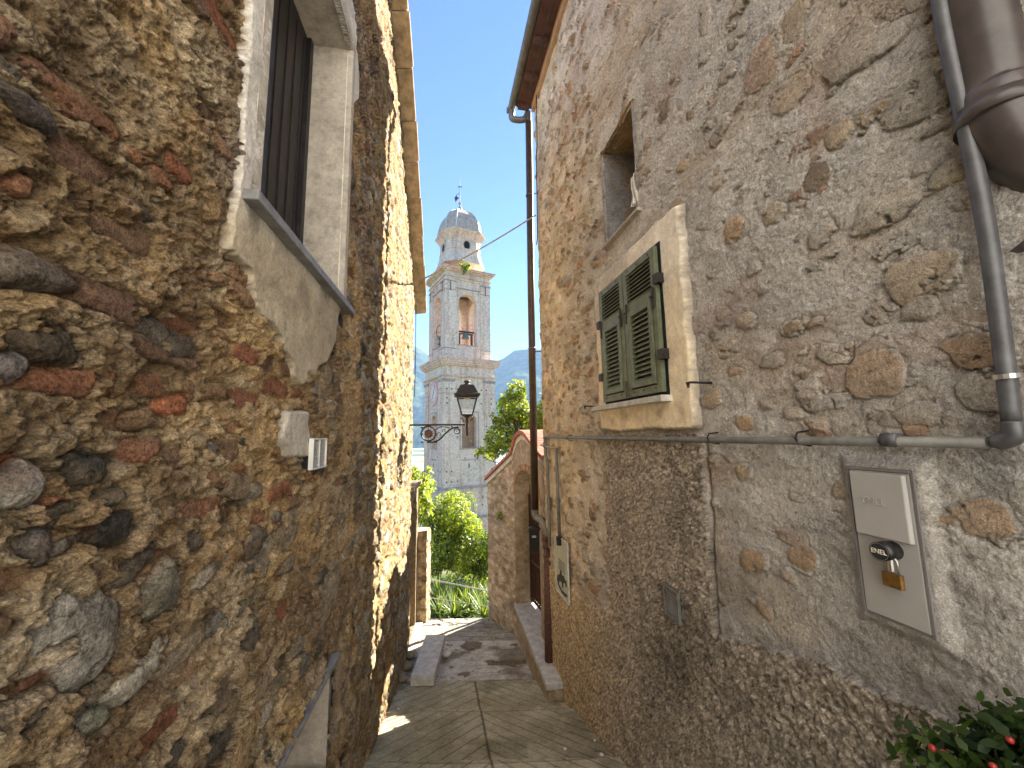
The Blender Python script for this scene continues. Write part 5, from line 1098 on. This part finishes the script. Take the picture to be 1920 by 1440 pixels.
# bells
Mt['bronze']=plain('bell_bronze',(.12,.22,.19),.6,.4,.3,6,.2)
def bell(label,u,v,zc,R,wheel,th=0):
    b=empty('church_bell',TT(u,v,zc)); tag(b,label,'bell'); c=TT(u,v,zc)
    MB().lathe([(R,0),(R*.96,R*.15),(R*.72,R*.55),(R*.60,R*1.1),(R*.52,R*1.45),(R*.3,R*1.62),(R*.1,R*1.66)],c,16).build('bell_body',Mt['bronze'],b,True)
    ex,ey=(E1 if th==0 else E2)
    c2=np.array(c)+np.array([0,0,R*1.8]); MB().tube([tuple(c2-np.array([ex,ey,0])*1.3),tuple(c2+np.array([ex,ey,0])*1.3)],.10,6).build('yoke',Mt['iron'],b)
    if wheel:
        px_,py_=(-ey,ex); o_=c2-np.array([ex,ey,0])*1.0
        m=MB(); pts=[tuple(o_+np.array([px_,py_,0])*wheel*math.cos(t)+np.array([0,0,wheel*math.sin(t)])) for t in np.linspace(0,2*math.pi,37)]; m.tube(pts,.035,5,False)
        for t in (0,math.pi/2,math.pi/4,-math.pi/4): m.tube([tuple(o_+np.array([px_,py_,0])*wheel*s*math.cos(t)+np.array([0,0,wheel*s*math.sin(t)])) for s in (-1,1)],.025,4)
        m.build('bell_wheel',Mt['iron'],b)
bell('larger bronze bell with iron wheel in the left opening of the belfry',1.15,3.1,zk(633),.62,1.15,1)
bell('smaller bronze bell hanging in the right arch of the belfry',3.1,1.2,zk(625),.45,0,0)
# frame timbers in the belfry
bf=tw
for u,v in ((2.35,1.15),(3.85,1.15),(1.15,2.3),(1.15,3.9)): MB().box(u-.1,u+.1,v-.1,v+.1,zk(642)+.002,zk(617),TT).build('bell_post',Mt['rust'],bf)
MB().box(2.2,4.0,1.05,1.25,zk(617)+.002,zk(614.5),TT).build('bell_beam',Mt['rust'],bf); MB().box(1.0,1.2,2.2,4.0,zk(617)+.002,zk(614.5),TT).build('bell_beam',Mt['rust'],bf)
# ================================================================== PLANTS
def leafcloud(name,lobes,n,size,cols,mat,par,seed,aspect=.5,droop=.2,shell=.55):
    R=np.random.RandomState(seed); lobes=np.array(lobes,float); wt=lobes[:,3]*lobes[:,4]*lobes[:,5]; wt=wt/wt.sum()
    k=R.choice(len(lobes),n,p=wt); d=R.normal(size=(n,3)); d/=np.linalg.norm(d,axis=1)[:,None]
    rr=(shell+(1-shell)*R.rand(n))**(.8)
    c=lobes[k,:3]+d*lobes[k,3:6]*rr[:,None]
    # clumps: keep only where a noise is high -> uneven outline and gaps
    cl=fbm(c[:,0]*3.2+c[:,1]*1.7,c[:,2]*3.2+c[:,1],3,seed); keep=cl>np.percentile(cl,28); c=c[keep]; d=d[keep]; n=len(c)
    nrm=d+R.normal(size=(n,3))*.7+np.array([0,0,.35]); nrm/=np.linalg.norm(nrm,axis=1)[:,None]
    ax=R.normal(size=(n,3)); ax[:,2]-=droop; ax-=nrm*(ax*nrm).sum(1)[:,None]; ax/=np.linalg.norm(ax,axis=1)[:,None]; bx=np.cross(nrm,ax)
    s=size*(.6+.7*R.rand(n))[:,None]; w=s*aspect*.5
    V=np.stack([c,c+ax*s*.35+bx*w+nrm*s*.06,c+ax*s+nrm*-s*.08,c+ax*s*.35-bx*w+nrm*s*.06,c+ax*s*.72+bx*w*.75,c+ax*s*.72-bx*w*.75],1).reshape(-1,3)
    b0=np.arange(n)[:,None]*6; Fq=np.concatenate([b0+np.array([[0,1,5,3]]),b0+np.array([[1,4,2,5]])],0)
    cols=np.array(cols); ci=cols[R.randint(0,len(cols),n)]*(.75+.5*R.rand(n))[:,None]; big=.75+.5*_h(np.floor(c[:,0]*5),np.floor(c[:,2]*5),3); ci=ci*big[:,None]
    return mesh(name,V,Fq,mat,par,False,np.repeat(ci,6,0))
def tree(name,label,cat,base,lobes,n,size,cols,seed,limb=.05,group=None,aspect=.5,mat='leaf'):
    t=empty(name,base); tag(t,label,cat,group); R=random.Random(seed); m=MB()
    b=Vector(base); top=Vector(np.mean(np.array(lobes)[:,:3],0)); mid_=b.lerp(top,.45)+Vector((R.uniform(-.1,.1),0,0)); m.tube([b,b.lerp(mid_,.5),mid_,top],[limb,limb*.8,limb*.65,limb*.3],8)
    for l in lobes:
        for k in range(5):
            e=Vector(l[:3])+Vector((R.uniform(-1,1)*l[3]*.8,R.uniform(-1,1)*l[4]*.8,R.uniform(-.7,1)*l[5]*.8)); s=mid_.lerp(top,R.random()); m.tube([s,s.lerp(e,.5)+Vector((0,0,R.uniform(-.1,.1)*l[5])),e],[limb*.4,limb*.25,limb*.1],5)
    m.build('trunk',Mt['bark'],t,True); leafcloud('crown',lobes,n,size,cols,Mt[mat],t,seed,aspect); return t
LG=[(.10,.17,.03),(.14,.21,.035),(.08,.13,.03),(.22,.27,.05)]; YG=[(.22,.28,.04),(.28,.32,.05),(.15,.22,.035)]; DG=[(.06,.10,.025),(.10,.15,.03),(.14,.18,.04),(.05,.075,.02)]
tree('lemon_tree','bright green lemon tree leaning over the brick coping of the gateway','tree',(.75,9.7,-4.0),[(-.02,9.55,.62,.42,.4,.42),(.12,9.6,1.08,.26,.3,.26),(-.30,9.45,.40,.25,.3,.22),(.45,9.7,.15,.55,.5,.5),(-.28,9.35,-.12,.42,.35,.36),(-.62,9.2,-.50,.30,.3,.22),(.9,9.7,.5,.5,.5,.55)],11000,.09,LG+YG+YG,71,.06)
tree('garden_vine','yellow green leafy climber above the left garden portal','climber',(-2.45,9.6,-4.3),[(-2.28,9.3,-1.05,.27,.3,.42),(-2.35,9.5,-1.7,.40,.35,.45),(-2.05,9.3,-.85,.12,.2,.12)],2600,.10,YG,72,.05)
tree('citrus_shrub','large sunlit yellow green citrus shrub left of the tower base','shrub',(-2.3,11.6,-4.7),[(-2.3,11.4,-2.2,.55,.6,.45),(-1.75,11.5,-2.3,.5,.6,.70),(-2.55,11.2,-1.6,.35,.5,.5),(-1.40,11.6,-2.75,.48,.5,.50),(-.95,11.5,-3.2,.4,.5,.45),(-2.2,11.2,-3.2,.65,.6,.75),(-1.45,11.3,-3.3,.5,.6,.6)],15000,.085,YG+YG+LG+YG,73,.08)
tree('laurel_shrub','dark green laurel shrub right below the tower','shrub',(-1.0,11.2,-4.7),[(-1.1,11.2,-3.4,.45,.5,.55),(-.72,11.0,-3.0,.42,.5,.50),(-.65,11.1,-3.7,.5,.5,.5),(-1.5,11.6,-4.0,.6,.4,.5)],11000,.075,DG+LG+LG,74,.07,aspect=.4)
tree('slim_conifer','slim pointed green shrub between the citrus and the tower','shrub',(-1.35,12.6,-5),[(-1.42,12.6,-2.4,.26,.26,.62),(-1.40,12.6,-3.2,.40,.4,.7),(-2.0,12.9,-2.3,.30,.3,.55)],6500,.06,LG,75,.06,aspect=.3)
tree('olive_shrub','grey green shrub filling the garden below the shrubs','shrub',(-1.9,13.5,-5.3),[(-2.8,13.5,-3.2,.9,.6,.9),(-1.2,14.0,-4.2,1.3,.6,.9),(-.2,14,-4.2,.9,.6,.8)],7500,.08,DG,76,.08,aspect=.35)
tree('gate_shrub','dark shrub standing in the garden behind the iron gate','shrub',(1.5,8.0,-4.0),[(1.25,7.5,-2.2,.55,.5,.8),(1.1,7.9,-1.0,.6,.5,.7),(1.7,7.0,-1.4,.5,.5,.8),(1.6,8.3,-.8,.6,.5,.7)],17000,.12,DG,79,.06)
# sword-leaf plants
def sword(name,label,c,n,L,seed,group):
    R=np.random.RandomState(seed); t=empty(name,c); tag(t,label,'plant',group); V=[];Fs=[];Cs=[]; K=6
    for i in range(n):
        a=R.rand()*2*math.pi; el=math.radians(R.uniform(15,88)); l=L*R.uniform(.6,1.1); w=.030*R.uniform(.8,1.2); bend=R.uniform(.25,.9)*(1-el/1.7)
        d=np.array([math.cos(a),math.sin(a)]); s=np.array([-d[1],d[0],0]); p=np.array([c[0],c[1],c[2]+.12+R.rand()*.25]); e=el; i0=len(V)
        col=np.array([(.16,.24,.06),(.12,.18,.07),(.21,.29,.06),(.17,.21,.12)][R.randint(4)])*R.uniform(.7,1.2)
        for k in range(K+1):
            f=k/K; ww=w*(1-f)**.7*(.6+.4*min(1,f*5)); up=np.array([-d[0]*math.sin(e),-d[1]*math.sin(e),math.cos(e)])*.25*ww
            V+= [p-s*ww+up,p,p+s*ww+up]; Cs+=[col]*3
            p=p+np.array([d[0]*math.cos(e),d[1]*math.cos(e),math.sin(e)])*l/K; e-=bend/K*2
        for k in range(K): b=i0+k*3; Fs+=[(b,b+1,b+4,b+3),(b+1,b+2,b+5,b+4)]
    mesh('leaves',np.array(V),np.array(Fs),Mt['agave'],t,False,np.array(Cs))
    MB().tube([c,(c[0],c[1],c[2]+.45)],[.05,.035],8).build('stem',Mt['bark'],t)
sw_=[(-1.72,9.3,.62,'leftmost front sword leaved plant behind the handrail'),(-1.38,9.15,.66,'bright green sword leaved plant just behind the left end of the rails'),(-1.02,9.4,.60,'sword leaved plant in the middle behind the lower rail'),(-.72,9.1,.62,'front sword leaved plant next to the right garden wall'),(-1.9,10.1,.75,'rear left sword leaved plant below the citrus shrub'),(-1.45,10.2,.75,'rear middle sword leaved plant reaching up to the shrubs'),(-1.0,10.1,.72,'rear sword leaved plant below the laurel shrub'),(-.62,10.0,.70,'rear right sword leaved plant by the garden wall'),(-1.2,9.7,.55,'low sword leaved plant in the centre of the bed'),(-1.65,9.75,.6,'grey green sword leaved plant left of centre in the bed'),(-.35,9.4,.6,'sword leaved plant half hidden behind the right garden wall')]
for i,(x,y,L,lab) in enumerate(sw_): sword('sword_plant',lab,(x,y,-4.36-.08*(y-9)),95,L,800+i,'sword leaved plants in the garden bed')
gc=leafcloud('ground_cover',[(-1.2,9.4,-4.25,1.3,1.0,.12),(-1.2,10.6,-4.4,1.5,.9,.25)],5000,.06,[(.05,.07,.02),(.10,.08,.04),(.16,.12,.07)],Mt['leaf'],None,90); tag(gc,kind='stuff')
# shrub at the lower right corner
cb=empty('berry_shrub',(1.22,1.02,-1.95)); tag(cb,'dark green shrub with red berries in the lower right corner','shrub')
lob=[]
for px,py,yy,r in ((1740,1372,1.18,.075),(1760,1425,1.10,.09),(1800,1345,1.16,.02),(1880,1400,1.02,.10),(1935,1370,1.0,.09),(1840,1435,1.05,.09),(1905,1450,.98,.12),(1985,1440,.95,.15)):
    q=dep(px,py,yy); lob.append((q[0],q[1],q[2]-r*.3,r,r,r))
leafcloud('leaves',lob,2300,.034,[(.045,.085,.022),(.07,.12,.028),(.03,.06,.018)],Mt['leaf'],cb,91,.6,shell=.25)
m_=MB(); b=Vector((1.24,1.0,-1.95))
for l in lob:
    e=Vector(l[:3]); m_.tube([b,b.lerp(e,.6)+Vector((.02,0,.05)),e+Vector((0,0,l[3]*.6))],[.009,.005,.002],5)
m_.build('stems',Mt['bark'],cb)
Mt['berry']=plain('berry_red',(.35,.03,.025),.3,0,.1,30,0)
for px,py,yy in ((1893,1387,1.0),(1748,1402,1.1),(1862,1437,1.0),(1770,1412,1.08)):
    q=dep(px,py,yy-.04); m_=MB(); m_.lathe([(.001,-.008),(.006,-.005),(.008,0),(.006,.005),(.001,.008)],tuple(q),10); m_.build('berry',Mt['berry'],cb,True)
leafcloud('weed_leaves',[(TT(2.4,-.25,0)[0],TT(2.4,-.25,0)[1],zk(493),.75,.3,.45),(TT(2.2,-.3,0)[0],TT(2.2,-.3,0)[1],zk(500),.3,.2,.6)],260,.28,LG,Mt['leaf'],tw,95)
for px,py,w in ((968,887+0,.0),):
    pass
tu=leafcloud('leaves',[(*T2(.45,-.06,-1.62),.07,.06,.08)],60,.06,LG,Mt['leaf'],None,96); tu.name='wall_weed'; tag(tu,'tiny green weed rooted in the face of the right garden wall','weed')
# ================================================================== AIR
def haze():
    m=bpy.data.materials.new('haze'); m.use_nodes=True; n=m.node_tree; n.nodes.remove(n.nodes['Principled BSDF'])
    v=n.nodes.new('ShaderNodeVolumePrincipled'); v.inputs['Density'].default_value=HZ; v.inputs['Color'].default_value=(.42,.66,1,1); v.inputs['Anisotropy'].default_value=0
    n.links.new(v.outputs[0],n.nodes['Material Output'].inputs['Volume'])
    o=MB().box(-6300,6300,-3200,9300,-130,740).build('haze',m); tag(o,kind='stuff')
HZ=.00013
haze()
